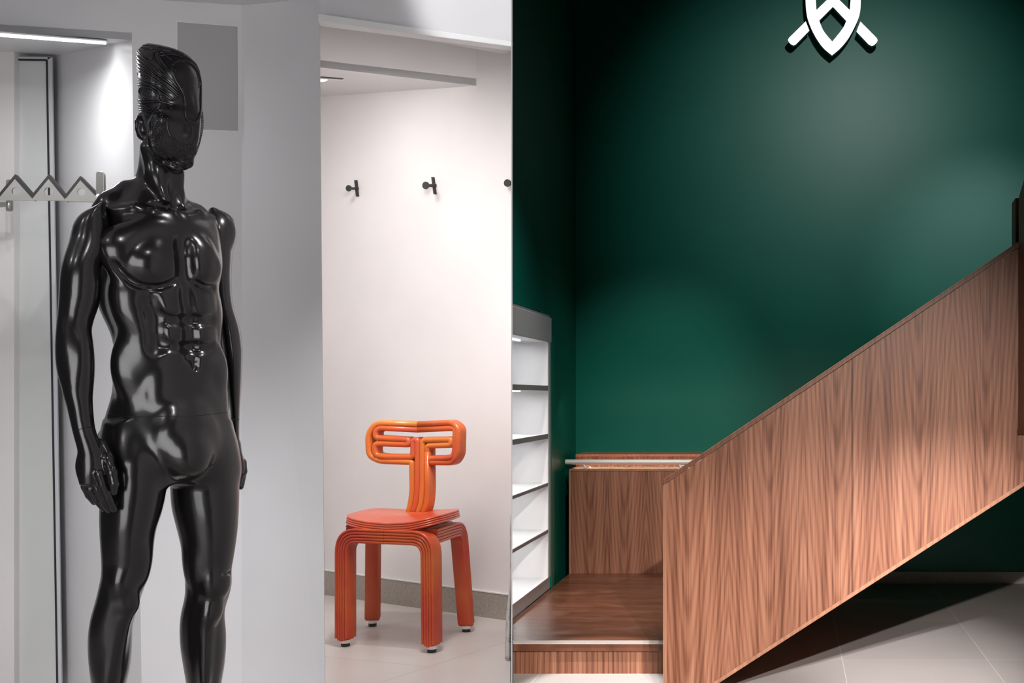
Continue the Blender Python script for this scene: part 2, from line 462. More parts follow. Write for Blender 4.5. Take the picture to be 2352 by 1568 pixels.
# niche interior
nb = P(120, 130, 3.80); ntop = w1(303, 92); nfar = P(-420, 126, 3.72)
slab('wall_niche', [ntop, at_z(w1(327, 1780), 0), at_z(P(145, 1780, 3.8), 0), nb], (.02, .02, 0), M['niche'])
slab('ceiling_niche', [ntop, nb, nfar, w1(-500, 42)], (0, 0, .02), M['niche'])
bb = [at_z(P(145, 1780, 3.8), 0), nb + Vector((0, 0, .001)), nfar, at_z(nfar, 0)]
slab('wall_niche_back', bb, (0, .04, 0), M['niche'])
slab('wall_niche_left', [nfar, at_z(nfar, 0), Vector((w1(-500, 42).x, w1(-500, 42).y, 0)), w1(-500, 42)], (-.03, 0, 0), M['niche'])

# tall mirror in the niche
mr = thing('wall_mirror', 'tall dark-edged mirror at the back of the lit niche behind the zigzag rail', 'mirror', (P(60, 1700, 3.7).x, 3.72, 0))
yb = 3.725
def mp(x, y, d=0.0): return P(x, y, yb - d)
m_glass = mat('mirror_glass', (.62, .64, .63), .12, .12); M['mirror'] = m_glass  # pale base colour stands in for the reflected white niche
b = MB(); b.prism([mp(105, 140), mp(130, 1568), at_z(mp(134, 1568), .02), at_z(mp(-400, 1568), .02), mp(-400, 133)], (0, .006, 0)); b.build('mirror_pane', M['mirror'], mr)
b = MB()
e = round_path([mp(-400, 133, .002), mp(106, 139, .002), at_z(mp(131.5, 1568, .002), .02)], 0)
b.sweep([e[0], e[1]] if False else [mp(-400, 132, .002), mp(106, 138, .002)], [(-.0025, -.003), (.0025, -.003), (.0025, .003), (-.0025, .003)], (0, 1, 0))
b.prism([mp(105, 138, .004), mp(109, 138, .004), mp(133, 1568, .004), mp(129, 1568, .004)], (0, .006, 0))
b.build('mirror_edge', M['black_plastic'], mr)
b = MB(); b.prism([mp(109, 132, .002), mp(119, 131, .002), mp(141, 1568, .002), mp(133, 1568, .002)], (0, .006, 0))
b.prism([mp(-400, 124, .002), mp(119, 131, .002), mp(109, 137, .002), mp(-400, 131, .002)], (0, .006, 0))
b.build('mirror_frame', M['alu'], mr)
# LED strip under the niche ceiling
lc = [ntop, nb, nfar]
nn = (lc[1] - lc[0]).cross(lc[2] - lc[0]).normalized()
def on_nc(x, y, d=.0):
    r = P(x, y, 1.0) - Vector((0, 0, EYE)); o_ = Vector((0, 0, EYE))
    return o_ + r * ((lc[0] - o_).dot(nn) / r.dot(nn)) - Vector((0, 0, d))
ls = thing('led_light_strip', 'glowing white strip light recessed along the niche ceiling, upper left', 'light', on_nc(120, 88))
b = MB(); b.prism([on_nc(-130, 64, .004), on_nc(243, 94.5, .004), on_nc(243, 99, .004), on_nc(-130, 71, .004)], (0, 0, .003)); b.build('diffuser', M['led'], ls)
b = MB(); b.prism([on_nc(-132, 60, .002), on_nc(247, 92, .002), on_nc(247, 101, .002), on_nc(-132, 75, .002)], (0, 0, .0015)); b.build('housing', M['alu'], ls)
for k_, x_ in enumerate((-60, 20, 90, 160, 222)):
    q_ = on_nc(x_, 84 + x_ * .055, .018) + Vector((-.004, .012, 0))
    lamp('niche_strip_lamp', 'AREA', q_, q_ + Vector((-.01, .05, -1)), (1.2, 1.1, .55, .10, .015)[k_], (1, .99, 1), .02)

# grey flush panel
gp = MB(); gp.prism([w1(409, 51.5), w1(546, 62), w1(547, 300.5), w1(409, 296)], (.0, -.004, 0))
o = gp.build('wall_panel', M['grey_panel']); tag(o, 'flat grey panel high on the white wall behind the mannequin head', 'panel')
b = MB(); b.prism([w1(406.5, 49), w1(548, 60.5), w1(548.5, 302), w1(407, 298)], (0, -.0015, 0)); b.build('panel_edge', M['trim_white'], o)

# ------------------------------------------------------------------ zigzag garment rail
rail_A = on_plane(229, 450, (-1.777, 3.30), (nb.x, 3.80))
RA, RB = (rail_A.x, rail_A.y), (rail_A.x - .5, rail_A.y - .112)
def rl(x, y): return on_plane(x, y, RA, RB)
nr = Vector((RA[1] - RB[1], -(RA[0] - RB[0]), 0)).normalized()
ux = Vector((RA[0] - RB[0], RA[1] - RB[1], 0)).normalized()
o0 = rl(0, 450)
def to2(x, y):
    q = rl(x, y) - o0; return (q.dot(ux), q.z)
def from2(x, y, d): return o0 + ux * x + Vector((0, 0, y)) + nr * (.0 - d) * -1
gr = thing('garment_rail', 'zigzag metal garment rail with black top edge and round holes in niche', 'rail', rl(113, 460))
zz = [(-117, 408), (-77, 451), (-41, 408), (0, 451), (36, 408), (76, 453), (113, 408), (151, 455), (186, 411), (224, 450)]
zz2 = [(x, y + 4) for x, y in zz]
outer = [to2(x, y) for x, y in zz2] + [to2(224, 462), to2(152, 461.5), to2(-117, 459)]
def circ(cx, cy, r, n=28):
    c = to2(cx, cy); rr = abs(to2(cx + r, cy)[0] - c[0])
    return [(c[0] + rr * math.cos(2 * math.pi * k / n), c[1] + rr * math.sin(2 * math.pi * k / n)) for k in range(n)]
shape_with_holes('rail_plate', [outer, circ(-41, 440, 10), circ(38, 440, 10), circ(113, 440, 10), circ(188, 441.5, 9.5)], .006, M['steel'], from2, gr)
b = MB()
top = [from2(*to2(x, y), 0) for x, y in zz]
mid = top
b.sweep([p_ for p_ in mid], [(-.0055, -.004), (.0055, -.004), (.0055, .020), (-.0055, .020)], tuple(-nr))
b.build('zigzag_strip', M['black_plastic'], gr)
b = MB(); b.prism([rl(153, 456), rl(225, 453.5), rl(226, 465), rl(153, 463.5)], nr * .010); b.build('support_bar', M['steel'], gr)
def bracket(x0, x1, y0, y1, Yo):
    b = MB(); rr = .35
    def q(x, y): return P(x, y, Yo)
    pts = []
    r = (x1 - x0) * .35
    for cxx, cyy, a0 in ((x1 - r, y0 + r, -90), (x1 - r, y1 - r, 0), (x0 + r, y1 - r, 90), (x0 + r, y0 + r, 180)):
        for k in range(6):
            a = R(a0 + k * 18); pts.append(q(cxx + r * math.cos(a), cyy + r * math.sin(a)))
    b.prism(pts, (0, .006, 0)); return b.build('bracket', M['steel'], gr, bevel=.0012)
bracket(220, 238, 393, 471, rail_A.y - .03); bracket(13, 28, 412, 485, 3.62)  # second bracket is the mirror reflection, built as a solid
b = MB(); b.tube([P(226, 470, 3.44), P(226, 452, 3.44)], .0055); b.ball(P(226, 451, 3.44), .007, 10, 8)
b.build('clamp', M['steel_light'], gr, True)
b = MB(); b.ball(P(229, 413, 3.462), .0035, 8, 6); b.build('screw', M['steel_light'], gr, True)
b = MB(); b.tube([P(20, 484, 3.60), P(20, 462, 3.60)], .006); b.build('clamp', M['steel'], gr, True)  # reflected clamp, modelled as a solid before the mirror
b = MB(); b.prism([P(-20, 462, 3.60), P(24, 464, 3.60), P(24, 474, 3.60), P(-20, 477, 3.60)], (0, .004, 0)); b.build('support_bar', M['steel'], gr)  # reflected bar, likewise built solid instead of mirrored

# ------------------------------------------------------------------ coat hooks in the fitting room
def hook(dx, dy, sx, sy, px0, py0, px1, py1, r, label, cut=False):
    base = w4(sx, sy); n = n4
    if n.y > 0: n = -n
    tip_y = base.y - .055 * abs(n.y)
    tip = P(dx, dy, tip_y)
    t_ = thing('coat_hook', label, 'hook', base, 'coat hooks on the fitting room wall')
    d = (tip - base).normalized(); rad = r / F * tip_y
    b = MB(); b.tube([base, tip], rad * .42, 14); b.build('stem', M['dark_metal'], t_, 'auto')
    b = MB(); b.tube([tip - Vector((0, .0, 0)) + d * .0, tip + Vector((-.3, -.95, 0)).normalized() * .006], rad, 24); b.build('knob', M['dark_metal'], t_, 'auto')
    if not cut:
        b = MB(); a0, a1 = w4(px0, py0), w4(px1, py1); wv = (w4(px0 + 5.5, py0) - a0)
        b.prism([a0, a0 + wv, a1 + wv * 1.0, a1], n * .007); b.build('wall_plate', M['dark_metal'], t_, bevel=.001)
    b = MB(); b.tube([base, base + n * .010], rad * .55, 16); b.build('collar', M['dark_metal'], t_, 'auto')
hook(802, 432.5, 822, 433, 816, 414, 820, 451, 7.2, 'small dark wall hook nearest the grey wall edge in the fitting room')
hook(979, 426, 1000, 426, 993, 407, 998, 446, 8.6, 'small dark wall hook in the middle of the row above the orange chair')
hook(1166.5, 420.5, 1174, 420.5, 0, 0, 0, 0, 8.6, 'small dark wall hook half hidden at the green wall edge', True)

# downlight and slot in fitting ceiling
dl = thing('recessed_downlight', 'small bright recessed ceiling light beside a black slot in fitting room', 'light', on_ceil(755, 185))
b = MB(); b.prism([on_ceil(718, 179), on_ceil(752, 183), on_ceil(744, 186.5), on_ceil(718, 187)], (0, 0, -.002)); b.build('lamp_face', M['led'], dl)
b = MB(); b.prism([on_ceil(718, 174), on_ceil(789, 179.5), on_ceil(786, 181.5), on_ceil(718, 176.5)], (0, 0, -.002)); b.build('air_slot', M['black_plastic'], dl)
b = MB(); b.prism([on_ceil(718, 177), on_ceil(791, 182.5), on_ceil(789, 184), on_ceil(718, 179)], (0, 0, -.003)); b.build('rim', M['trim_white'], dl)

# curtain edge
m = mat('printed_curtain', (.62, .59, .57), .8); t = NT(m); p_, xyz = t.pos()
vr = t.n('ShaderNodeTexVoronoi'); vr.inputs['Scale'].default_value = 22; t.l(p_, vr.inputs['Vector'])
wv = t.n('ShaderNodeTexWave'); wv.inputs['Scale'].default_value = 70; wv.inputs['Distortion'].default_value = 6; t.l(t.scaled(p_, 1, 1, .7, rot=(0, R(35), 0)), wv.inputs['Vector'])
msk = t.math('LESS_THAN', vr.outputs['Distance'], .42)
ln = t.math('LESS_THAN', wv.outputs['Fac'], .3)
t.color(t.mix(t.math('MULTIPLY', msk, ln), (.62, .59, .57), (.25, .25, .25))); M['curtain'] = m
b = MB(); rows = []
ed = [(1176.3, 1180), (1176.2, 1291), (1163, 1407), (1160, 1470), (1159.5, 1512)]
for i in range(len(ed) - 1):
    (xa, ya), (xb, yb_) = ed[i], ed[i + 1]
    for k in range(6):
        t_ = k / 6; rows.append((xa + (xb - xa) * t_, ya + (yb_ - ya) * t_))
rows.append(ed[-1]); vsx = []; fsx = []; nU = 10
for (x, y) in rows:
    for k in range(nU + 1):
        s_ = k / nU; xx = min(x, 1172.5) + (1173.6 - min(x, 1172.5)) * s_
        vsx.append(P(xx, y + 3 * s_, 4.22 + .012 * math.sin(s_ * 7 + 1)))
for i in range(len(rows) - 1):
    for k in range(nU): a_ = i * (nU + 1) + k; fsx.append([a_, a_ + 1, a_ + nU + 2, a_ + nU + 1])
me = mesh_from('fitting_curtain', vsx, fsx, M['curtain'], True); o = link('fitting_curtain', me)
so = o.modifiers.new('thick', 'SOLIDIFY'); so.thickness = .002
tag(o, 'pale curtain with grey leaf print, edge just showing right of the orange chair', 'curtain')

# ================================================================== ORANGE CHAIR
FL, FR, BR, BL = Vector((-1.622, 4.464, 0)), Vector((-1.275, 4.359, 0)), Vector((-1.2515, 4.735, 0)), Vector((-1.655, 4.851, 0))
def Q(s, t_, z):                                            # s: left..right, t: front..back in -1..1
    a = (1 - s) / 2; b_ = (1 + s) / 2; c_ = (1 - t_) / 2; d_ = (1 + t_) / 2
    p_ = FL * a * c_ + FR * b_ * c_ + BR * b_ * d_ + BL * a * d_
    return Vector((p_.x, p_.y, z))
ch = thing('tube_chair', 'orange chair of ridged bent tubes with T-shaped back in the fitting room', 'chair', Q(0, 0, 0))
# seat: four stacked rims
def seat_outline(n=96, grow=0.0, squash=1.0):
    out = []
    for k in range(n):
        a = 2 * math.pi * k / n; c_, s_ = math.cos(a), math.sin(a); e_ = 2 / 5.5
        x = math.copysign(abs(c_) ** e_, c_); y = math.copysign(abs(s_) ** e_, s_)
        x *= 1.06 + (.05 if y < 0 else -.10) * abs(y); y = y * 1.0 if y > 0 else y * (1.0 + .10 * (1 - x * x))
        out.append((x * (1 + grow) * squash, (y * 1.0 - .03) * (1 + grow) * squash))
    return out
def seat_z(x, y): return .014 * x * x * (1 if x > 0 else .3) - .010 * (1 - x * x) * max(0, -y) + .004
b = MB(); n = 96; lay = .0078; z0 = .4335
rings = []
for L in range(4):
    g = .012 * (3 - L) * .5
    for a in (-80, -50, 0, 50, 80):
        inset = -.018 * (1 - math.cos(R(a)))
        rings.append((g + inset, z0 + L * lay + lay / 2 + lay / 2 * math.sin(R(a))))
for k in range(1, 9):                                       # concentric ridges on top
    for dz, e_ in ((-.0016, .0), (.0, .022), (.0, .07)):
        rings.append((-.02 - .105 * (k - 1) - e_ , z0 + 4 * lay + dz))
vs_ = []
for (g, z) in rings:
    base = seat_outline(n)
    for (x, y) in base:
        x2, y2 = x * (1 + g), y * (1 + g); vs_.append(Q(x2, y2, z + seat_z(x2, y2)))
fs_ = []
for i in range(len(rings) - 1):
    for k in range(n): fs_.append([i * n + k, i * n + (k + 1) % n, (i + 1) * n + (k + 1) % n, (i + 1) * n + k])
fs_.append(list(range(n))[::-1]); fs_.append([(len(rings) - 1) * n + k for k in range(n)])
b.add(vs_, fs_); seat = b.build('seat', M['ch_red'], ch, 'auto')
# legs and under-seat arches: five nested stadium tubes each
PT = .0106
def stadium(hw, hd, n=6):
    pts = []
    for k in range(n + 1): a = R(-90 + 180 * k / n); pts.append((hw * math.sin(a) * 1.0, hd - hw + hw * math.cos(a) if False else (hd - hw) + hw * math.cos(a)))
    for k in range(n + 1): a = R(90 - 180 * k / n); pts.append((hw * math.sin(a), -(hd - hw) - hw * math.cos(a)))
    return pts
def arch(name, A, B, top, widthA, half_d, fromB=True, endB_z=None):
    """A, B ground centres of legs; ridges across the A-B direction"""
    d = (B - A).normalized(); side = Vector((-d.y, d.x, 0))
    if side.y < 0: side = -side
    return d, side
ZT = .4345
def leg_half(foot, top_xy, toward, half_d, length):
    """vertical bundle from foot bending at the top and running `length` toward the direction `toward`"""
    d = toward.normalized(); side = Vector((-d.y, d.x, 0)); b = MB()
    for k in range(5):
        off = -(2 - k) * PT                                  # k = 0 outermost
        zt = ZT - PT / 2 - k * PT
        zf = .022 + (.010 if k in (0, 4) else .003 if k in (1, 3) else 0)
        f = foot + d * off; t0 = top_xy + d * off
        pts = [Vector((f.x, f.y, zf)), Vector((t0.x, t0.y, zt)), Vector((t0.x, t0.y, zt)) + d * (length - off)]
        path = round_path(pts, .085 - k * PT, 10)
        b.sweep(path, stadium(PT * .52, half_d), tuple(side))
    return b
mid_f = (FL + FR) / 2
dfr = (FR - FL); L_f = dfr.length
legs = [(FL, FL, dfr, .030, L_f * .5), (FR, Vector((-1.279, 4.362, 0)), -dfr, .030, L_f * .5),
        (BR, Vector((-1.272, 4.70, 0)), (FR - BR), .026, .30), (BL, Vector((-1.648, 4.84, 0)), (FL - BL), .026, .30)]
for (ft, tp, dr, hd, ln_) in legs:
    lg = leg_half(ft, tp, dr, hd, ln_).build('leg', M['ch_leg'], ch, 'auto')
    g = MB(); g.tube([ft, ft + Vector((0, 0, .012))], .016, 20); g.build('glide', M['glide'], lg, 'auto')
    g = MB(); g.tube([ft + Vector((0, 0, .012)), ft + Vector((0, 0, .024))], .0175, 20); g.build('glide_ring', M['steel_light'], lg, 'auto')
# cross members under the seat
b = MB()
for (A_, B_) in ((Q(-.75, .55, 0), Q(.8, .55, 0)), (Q(-.3, -.9, 0), Q(.55, .8, 0))):
    d = (B_ - A_).normalized(); side = Vector((-d.y, d.x, 0))
    for k in range(3):
        zt = ZT - PT / 2 - k * PT
        b.sweep([at_z(A_, zt), at_z(B_, zt)], stadium(PT * .52, .022), tuple(side))
b.build('under_frame', M['ch_leg'], ch, 'auto')
# T-shaped back: tubes traced in the plane of the back
BA, BB = (-1.42, 4.700), (-.46, 4.440)
def bk(x, y): return on_plane(740 + x / 5.345, 940 + y / 5.345, BA, BB)
bdir = Vector((BB[0] - BA[0], BB[1] - BA[1], 0)).normalized(); bn = Vector((-bdir.y, bdir.x, 0))
if bn.y < 0: bn = -bn
tubes = [
 ('ch_am', [(1040, 1320), (1085, 1180), (1110, 1000), (1105, 645), (720, 632), (620, 560), (610, 300), (690, 165), (1180, 180)], [0, 60, 60, 30, 70, 90, 90, 110, 0]),
 ('ch_or', [(1180, 180), (1620, 160), (1712, 230), (1700, 560), (1620, 650), (1335, 648), (1335, 600), (1500, 598), (1640, 580), (1662, 500), (1670, 235), (1600, 228), (1180, 248)], [0, 60, 90, 90, 90, 40, 40, 20, 60, 60, 60, 40, 0]),
 ('ch_red', [(1180, 248), (735, 225), (690, 260), (690, 345), (760, 352), (1065, 372), (1065, 430), (770, 418), (680, 420), (680, 560), (800, 580), (1118, 585), (1122, 378), (1176, 372), (1172, 1000), (1150, 1180), (1098, 1320)], [0, 60, 60, 60, 30, 45, 45, 30, 60, 70, 60, 30, 30, 30, 40, 40, 0]),
 ('ch_am', [(1156, 1320), (1215, 1180), (1232, 1000), (1236, 375), (1612, 366), (1612, 432), (1296, 446), (1296, 520)], [0, 60, 60, 50, 45, 45, 50, 0]),
 ('ch_or', [(1296, 500), (1298, 1000), (1282, 1180), (1222, 1320)], [0, 60, 60, 0]),
]
RT = .0116
for key, pts, rad in tubes:
    b = MB()
    for L in range(4):
        path3 = round_path([bk(*q) for q in pts], [r_ / 5.345 * 4.7 / F for r_ in rad], 7)
        out = []
        for p_ in path3:
            hgt = max(0.0, min(1.0, (.60 - p_.z) / .14)); cl = max(0, min(1, (p_.z - .63) / .05))
            wide = (p_ - bk(1180, 600)).dot(bdir)
            out.append(p_ + bn * (L * .0155 * (.75 if L else 1) + .0 - .6 * wide * wide * cl + .00))
        b.tube(out, RT, 14)
    b.build('backrest_tube', M[key], ch, True)

# ================================================================== STAIR HALL (right), floor at z = -.44
FZ = -.44
WX, UX, YW, YP = -1.53, -1.465, 8.77, 5.5
slab('floor_hall', [(.0, .0, FZ), (4.2, -.5, FZ), (4.2, YW, FZ), (WX, YW, FZ), (WX, 6.76, FZ), (part_x(6.4) + .004, 6.4, FZ), (part_x(0) + .004, 0.01, FZ)], (0, 0, -.06), M['tile'])
slab('wall_hall_back', [(WX - .1, YW, FZ), (4.2, YW, FZ), (4.2, YW, 4.6), (WX - .1, YW, 4.6)], (0, .1, 0), M['green'])
slab('wall_hall_left', [(WX, 7.56, FZ), (WX, YW, FZ), (WX, YW, 4.6), (WX, 6.6, 4.6), (WX, 6.6, 1.43), (WX, 7.56, 1.43)], (-.1, 0, 0), M['green'])
slab('trim_3', [(UX, 7.545, -.275), (UX, 7.62, -.275), (UX, 7.62, 1.28), (UX, 7.545, 1.28)], (WX - UX, 0, 0), M['green'])
slab('wall_hall_right', [(4.2, -.5, FZ), (4.2, YW, FZ), (4.2, YW, 4.6), (4.2, -.5, 4.6)], (.1, 0, 0), M['green'])
slab('ceiling_hall', [(-1.6, 3.2, 4.6), (4.2, 3.2, 4.6), (4.2, YW, 4.6), (-1.6, YW, 4.6)], (0, 0, .05), M['green'])
b = MB(); b.box((.2, YW - .012, FZ + .002), (4.2, YW, FZ + .088)); struct(b.build('baseboard_hall', M['stone2'], bevel=.002))

# ---- display shelving
su = thing('display_shelving', 'built-in white shelving unit with lit empty shelves left of the stairs', 'shelving', (UX, 7.0, -.275))
y0, y1 = 6.475, 7.445; zt_, zh = 1.3926, 1.24
b = MB(); b.box((UX - .38, y0, zh), (UX, 7.54, zt_)); b.build('header', M['alu'], su, bevel=.003)
b = MB(); b.box((UX - .37, y0, zt_), (UX - .006, 7.515, zt_ + .014)); b.build('top_profile', M['shelf_dark'], su)
b = MB(); b.box((UX - .38, y1 + .07, -.2), (UX - .002, 7.513, zh)) if False else b.box((UX - .37, 7.46, -.198), (UX - .001, 7.513, zh)); b.build('side_frame', M['alu'], su, bevel=.002)
b = MB(); b.box((UX - .36, y1, -.198), (UX - .004, 7.46, zh)); b.build('side_panel', M['shelf_white'], su)
b = MB(); b.box((UX - .38, y0, -.198), (UX - .36, 7.46, zh)); b.build('back_panel', M['shelf_white'], su)
for zs, th in ((.975, .031), (.681, .029), (.382, .018), (.097, .019)):
    b = MB(); b.box((UX - .36, y0, zs - th), (UX - .008, y1, zs)); s_ = b.build('shelf', M['shelf_white'], su)
    b = MB(); b.box((UX - .008, y0, zs - th), (UX - .001, y1, zs)); b.build('shelf_edge', M['shelf_dark'], s_)
b = MB(); b.box((UX - .37, y0, -.274), (UX - .006, 7.513, -.20)); b.build('plinth', M['alu'], su)
b = MB(); b.box((UX - .36, y0, -.20), (UX - .002, y1, -.196)); b.build('bottom_shelf', M['shelf_white'], su)
for zs in (1.238, .942, .650, .362, .076):
    lamp('shelf_lamp', 'AREA', (UX - .12, 6.95, zs - .012), (UX - .18, 6.95, zs - .5), 1.5, (1, .99, .98), .75, sy=.02)
for zs in (1.2385, .943):
    b = MB(); b.box((UX - .115, 6.5, zs - .006), (UX - .10, 7.12, zs)); b.build('led_bar', M['led'], su)

# ---- stairs
st = thing('staircase', 'walnut-clad staircase with low landing and sloping solid balustrade', 'staircase', (-.3, 6.5, FZ))
def F5(x, y, Y=YP): return P(x, y, Y)
LZ = -.275
b = MB()
b.prism([(part_x(5.93) + .005, 5.93, LZ), (-.38, 5.93, LZ), (-.38, 8.14, LZ), (UX, 8.14, LZ), (UX, 6.47, LZ)], (0, 0, -.052))
b.build('landing', M['worn'], st)
b = MB()
for k in range(3): b.box((part_x(5.93) + .005, 5.925, LZ - .0165 + k * .006), (-.58, 5.932, LZ - .0165 + k * .006 + .0035))
b.build('nosing', M['steel_light'], st)
b = MB(); b.box((part_x(5.95) + .005, 5.945, FZ), (-.40, 5.97, LZ - .052)); b.build('riser', M['walnut_riser'], st)
# side board: main panel
def slope_top(x): return 1103 + (x - 1523) * (553 - 1103) / (2345 - 1523)
def slope_bot(x): return 1568 + (x - 1650) * (1115 - 1568) / (2352 - 1650)
XE = 2900
xb0 = 1650 + (1598 - 1568) * (2352 - 1650) / (1568 - 1115) * -1
def px_poly(pts, Y=YP): return [P(x, y, Y) for x, y in pts]
def panel(name, x0, x1, m, y_in=12, Y0=YP, Y1=YP + .05, left_edge=False):
    pts = [(x0, slope_top(x0) + y_in), (x1, slope_top(x1) + y_in), (x1, slope_bot(x1) - 8)]
    pts += [(xb0, 1590), (x0, 1598)] if x0 < xb0 else [(x0, slope_bot(x0) - 8)]
    b = MB(); b.prism(px_poly(pts, Y0), (0, Y1 - Y0, 0)); return b.build(name, m, st)
panel('balustrade_panel', 1531, 1956.3, M['walnut']); panel('balustrade_panel', 1957.8, XE, M['walnut'])
b = MB(); b.prism(px_poly([(1531, slope_top(1531) + 14), (XE, slope_top(XE) + 14), (XE, slope_bot(XE) - 10), (xb0, 1588), (1531, 1597)], YP + .006), (0, .04, 0)); b.build('panel_core', M['seam'], st)
b = MB(); b.prism(px_poly([(1523, slope_top(1523) + 8), (1531.5, slope_top(1531) + 8), (1531.5, 1598), (1523, 1598)], YP - .003), (0, .056, 0)); b.build('end_strip', M['walnut_edge'], st)
b = MB(); b.prism(px_poly([(1523, slope_top(1523)), (XE, slope_top(XE)), (XE, slope_top(XE) + 11), (1523, slope_top(1523) + 11)], YP - .008), (0, .075, 0)); b.build('cap_rail', M['walnut_cap'], st, bevel=.002)
b = MB(); b.prism(px_poly([(1523.5, slope_top(1523) - 2.2), (XE, slope_top(XE) - 2.2), (XE, slope_top(XE)), (1523.5, slope_top(1523))], YP - .004), (0, .067, 0)); b.build('cap_top', M['walnut_edge'], st)
b = MB(); b.prism(px_poly([(xb0 - 14, 1598), (XE, slope_bot(XE) - 9), (XE, slope_bot(XE) + 1), (xb0 + 2, 1598)], YP - .006), (0, .30, 0)); b.build('bottom_edge', M['walnut_edge'], st, bevel=.002)
# flight behind the balustrade
xs = -.42; zt0 = LZ; run, rise = .27, .175; pts = [(xs, LZ - .05)]
x_, z_ = xs, LZ
for k in range(6): pts += [(x_, z_ + rise), (x_ + run, z_ + rise)]; x_ += run; z_ += rise
pts = [(xs, LZ - .04), (xs, LZ)] + pts[1:] 
pb = P(XE, slope_bot(XE) - 12, YP); pts += [(pts[-1][0], pb.z + .0)]
pts += [(P(1700, 0, YP).x, P(1700, slope_bot(1700) - 14, YP).z)]
b = MB(); b.prism([(x, YP + .06, z) for x, z in pts], (0, 2.5, 0)); b.build('flight', M['walnut_riser'], st)
# upper balustrade running toward the viewer
b = MB(); XU = P(2340, 0, 5.5).x
ya, yb2 = 5.49, 4.6
pu = [(ya, P(0, 985, 5.5).z), (yb2, P(0, 985, 5.5).z + .33), (yb2, P(0, 462, 5.6).z + .42), (ya, P(0, 462, 5.6).z)]
XU = .5 * (P(2340, 0, 5.49).x + P(2340, 0, 5.49).x)
b.prism([(XU, y, z) for y, z in pu], (.05, 0, 0)); b.build('upper_balustrade', M['walnut_side'], st)
b = MB(); yb3 = 5.66
b.prism([(XU, 5.57, P(0, 462, 5.66).z), (XU, yb3, P(0, 467, 5.66).z), (XU, yb3, .8), (XU, 5.57, .8)], (.05, 0, 0)); b.build('upper_post', M['walnut_side'], st)
b = MB(); b.prism([(XU - .004, y, z) for y, z in ((ya, pu[0][1] - .025), (yb2, pu[1][1] - .025), (yb2, pu[1][1]), (ya, pu[0][1]))], (.06, 0, 0)); b.build('upper_bottom_edge', M['walnut_cap'], st)

# ---- boxed ledge at the end of the landing
lb = thing('wall_ledge', 'low walnut boxed ledge in two steps against the green wall behind the handrail', 'ledge', (-.7, 8.4, LZ))
b = MB(); b.box((UX + .012, 8.14, LZ), (.3, 8.39, .42)); b.build('lower_panel', M['walnut_small'], lb, bevel=.001)
b = MB(); b.box((UX, 8.138, LZ), (UX + .012, 8.39, .422)); b.build('corner_strip', M['walnut_edge'], lb)
b = MB(); b.box((UX, 8.39, .30), (.3, YW - .004, .498)); b.build('upper_panel', M['walnut_small'], lb)
b = MB(); b.box((UX, 8.386, .494), (.3, YW - .003, .510)); b.build('ledge_top', M['walnut_edge'], lb, bevel=.001)
b = MB(); b.box((UX, 8.136, .410), (.3, 8.39, .4215)); b.build('ledge_top', M['walnut_edge'], lb, bevel=.001)
# ---- handrail
hr = thing('handrail', 'round brushed steel handrail across the walnut ledge at the landing', 'handrail', (-1.3, 8.25, .42))
zr = P(0, 1060.5, 8.25).z; x0_ = P(1299, 0, 8.25).x
b = MB(); b.tube([(x0_, 8.25, zr), (x0_ + 1.6, 8.25, zr)], .0175, 24); b.build('rail', M['steel_light'], hr, 'auto')
for px_ in (1343, 1563):
    bx_ = P(px_, 0, 8.25).x
    b = MB(); b.tube(round_path([(bx_ - .008, 8.25, zr - .012), (bx_ + .004, 8.25, .424), (bx_ + .004, 8.25, .4215)], .003), .0085, 12)
    b.tube(round_path([(bx_, 8.25, .436), (bx_ + .022, 8.25, .444), (bx_ + .035, 8.27, .424)], .012), .004, 10)
    b.box((bx_ - .020, 8.243, zr - .017), (bx_ + .022, 8.257, zr - .013))
    b.build('bracket', M['steel_light'], hr, 'auto')
lamp('handrail_lamp', 'AREA', (-.9, 8.26, zr - .022), (-.9, 8.34, .36), 2.2, (1, .80, .70), 1.1, sy=.01, spread=95)
lamp('handrail_lamp', 'AREA', (-.9, 8.16, .9), (-.9, 8.39, .46), .5, WARM, 1.1, sy=.05)

# ---- emblem on the wall
YE = 8.64
em = thing('wall_emblem', 'lit white shield emblem with chevron and crossed bars high on the green wall', 'sign', P(1911, 60, YE))
def z7(x, y): return (1780 + x / 9.046, y / 9.046)
def place_e(x, y, d): return P(x, y, YE) + Vector((0, d, 0))
L_ = catmull([(635, -160), (635, 0), (645, 180), (675, 370), (740, 560), (850, 780), (1000, 990), (1185, 1150)], 5)
R_ = catmull([(1185, 1150), (1370, 990), (1530, 790), (1655, 560), (1745, 350), (1777, 170), (1783, 0), (1783, -160)], 5)
topo = catmull([(1783, -160), (1740, -420), (1560, -700), (1209, -950), (860, -700), (680, -420), (635, -160)], 5)
outer = L_ + R_[1:] + topo[1:-1]
dia = catmull([(920, 425), (1010, 640), (1190, 862)], 4) + catmull([(1190, 862), (1400, 600), (1482, 435)], 4)[1:] + [(1205, 140)]
hv = [(848, -160), (850, 0), (862, 207), (1209, -130), (1553, 207), (1571, 0), (1571, -160)] + catmull([(1571, -160), (1530, -380), (1400, -560), (1209, -700), (1010, -560), (890, -380), (848, -160)], 4)[1:-1]
loops = [[z7(*q) for q in lp] for lp in (outer, dia, hv)]
sh_ = shape_with_holes('shield_body', loops, .055, M['emblem_side'], place_e, em)
shape_with_holes('shield_face', loops, .004, M['emblem_face'], lambda x, y, d: P(x, y, YE - .004) + Vector((0, d, 0)), em)
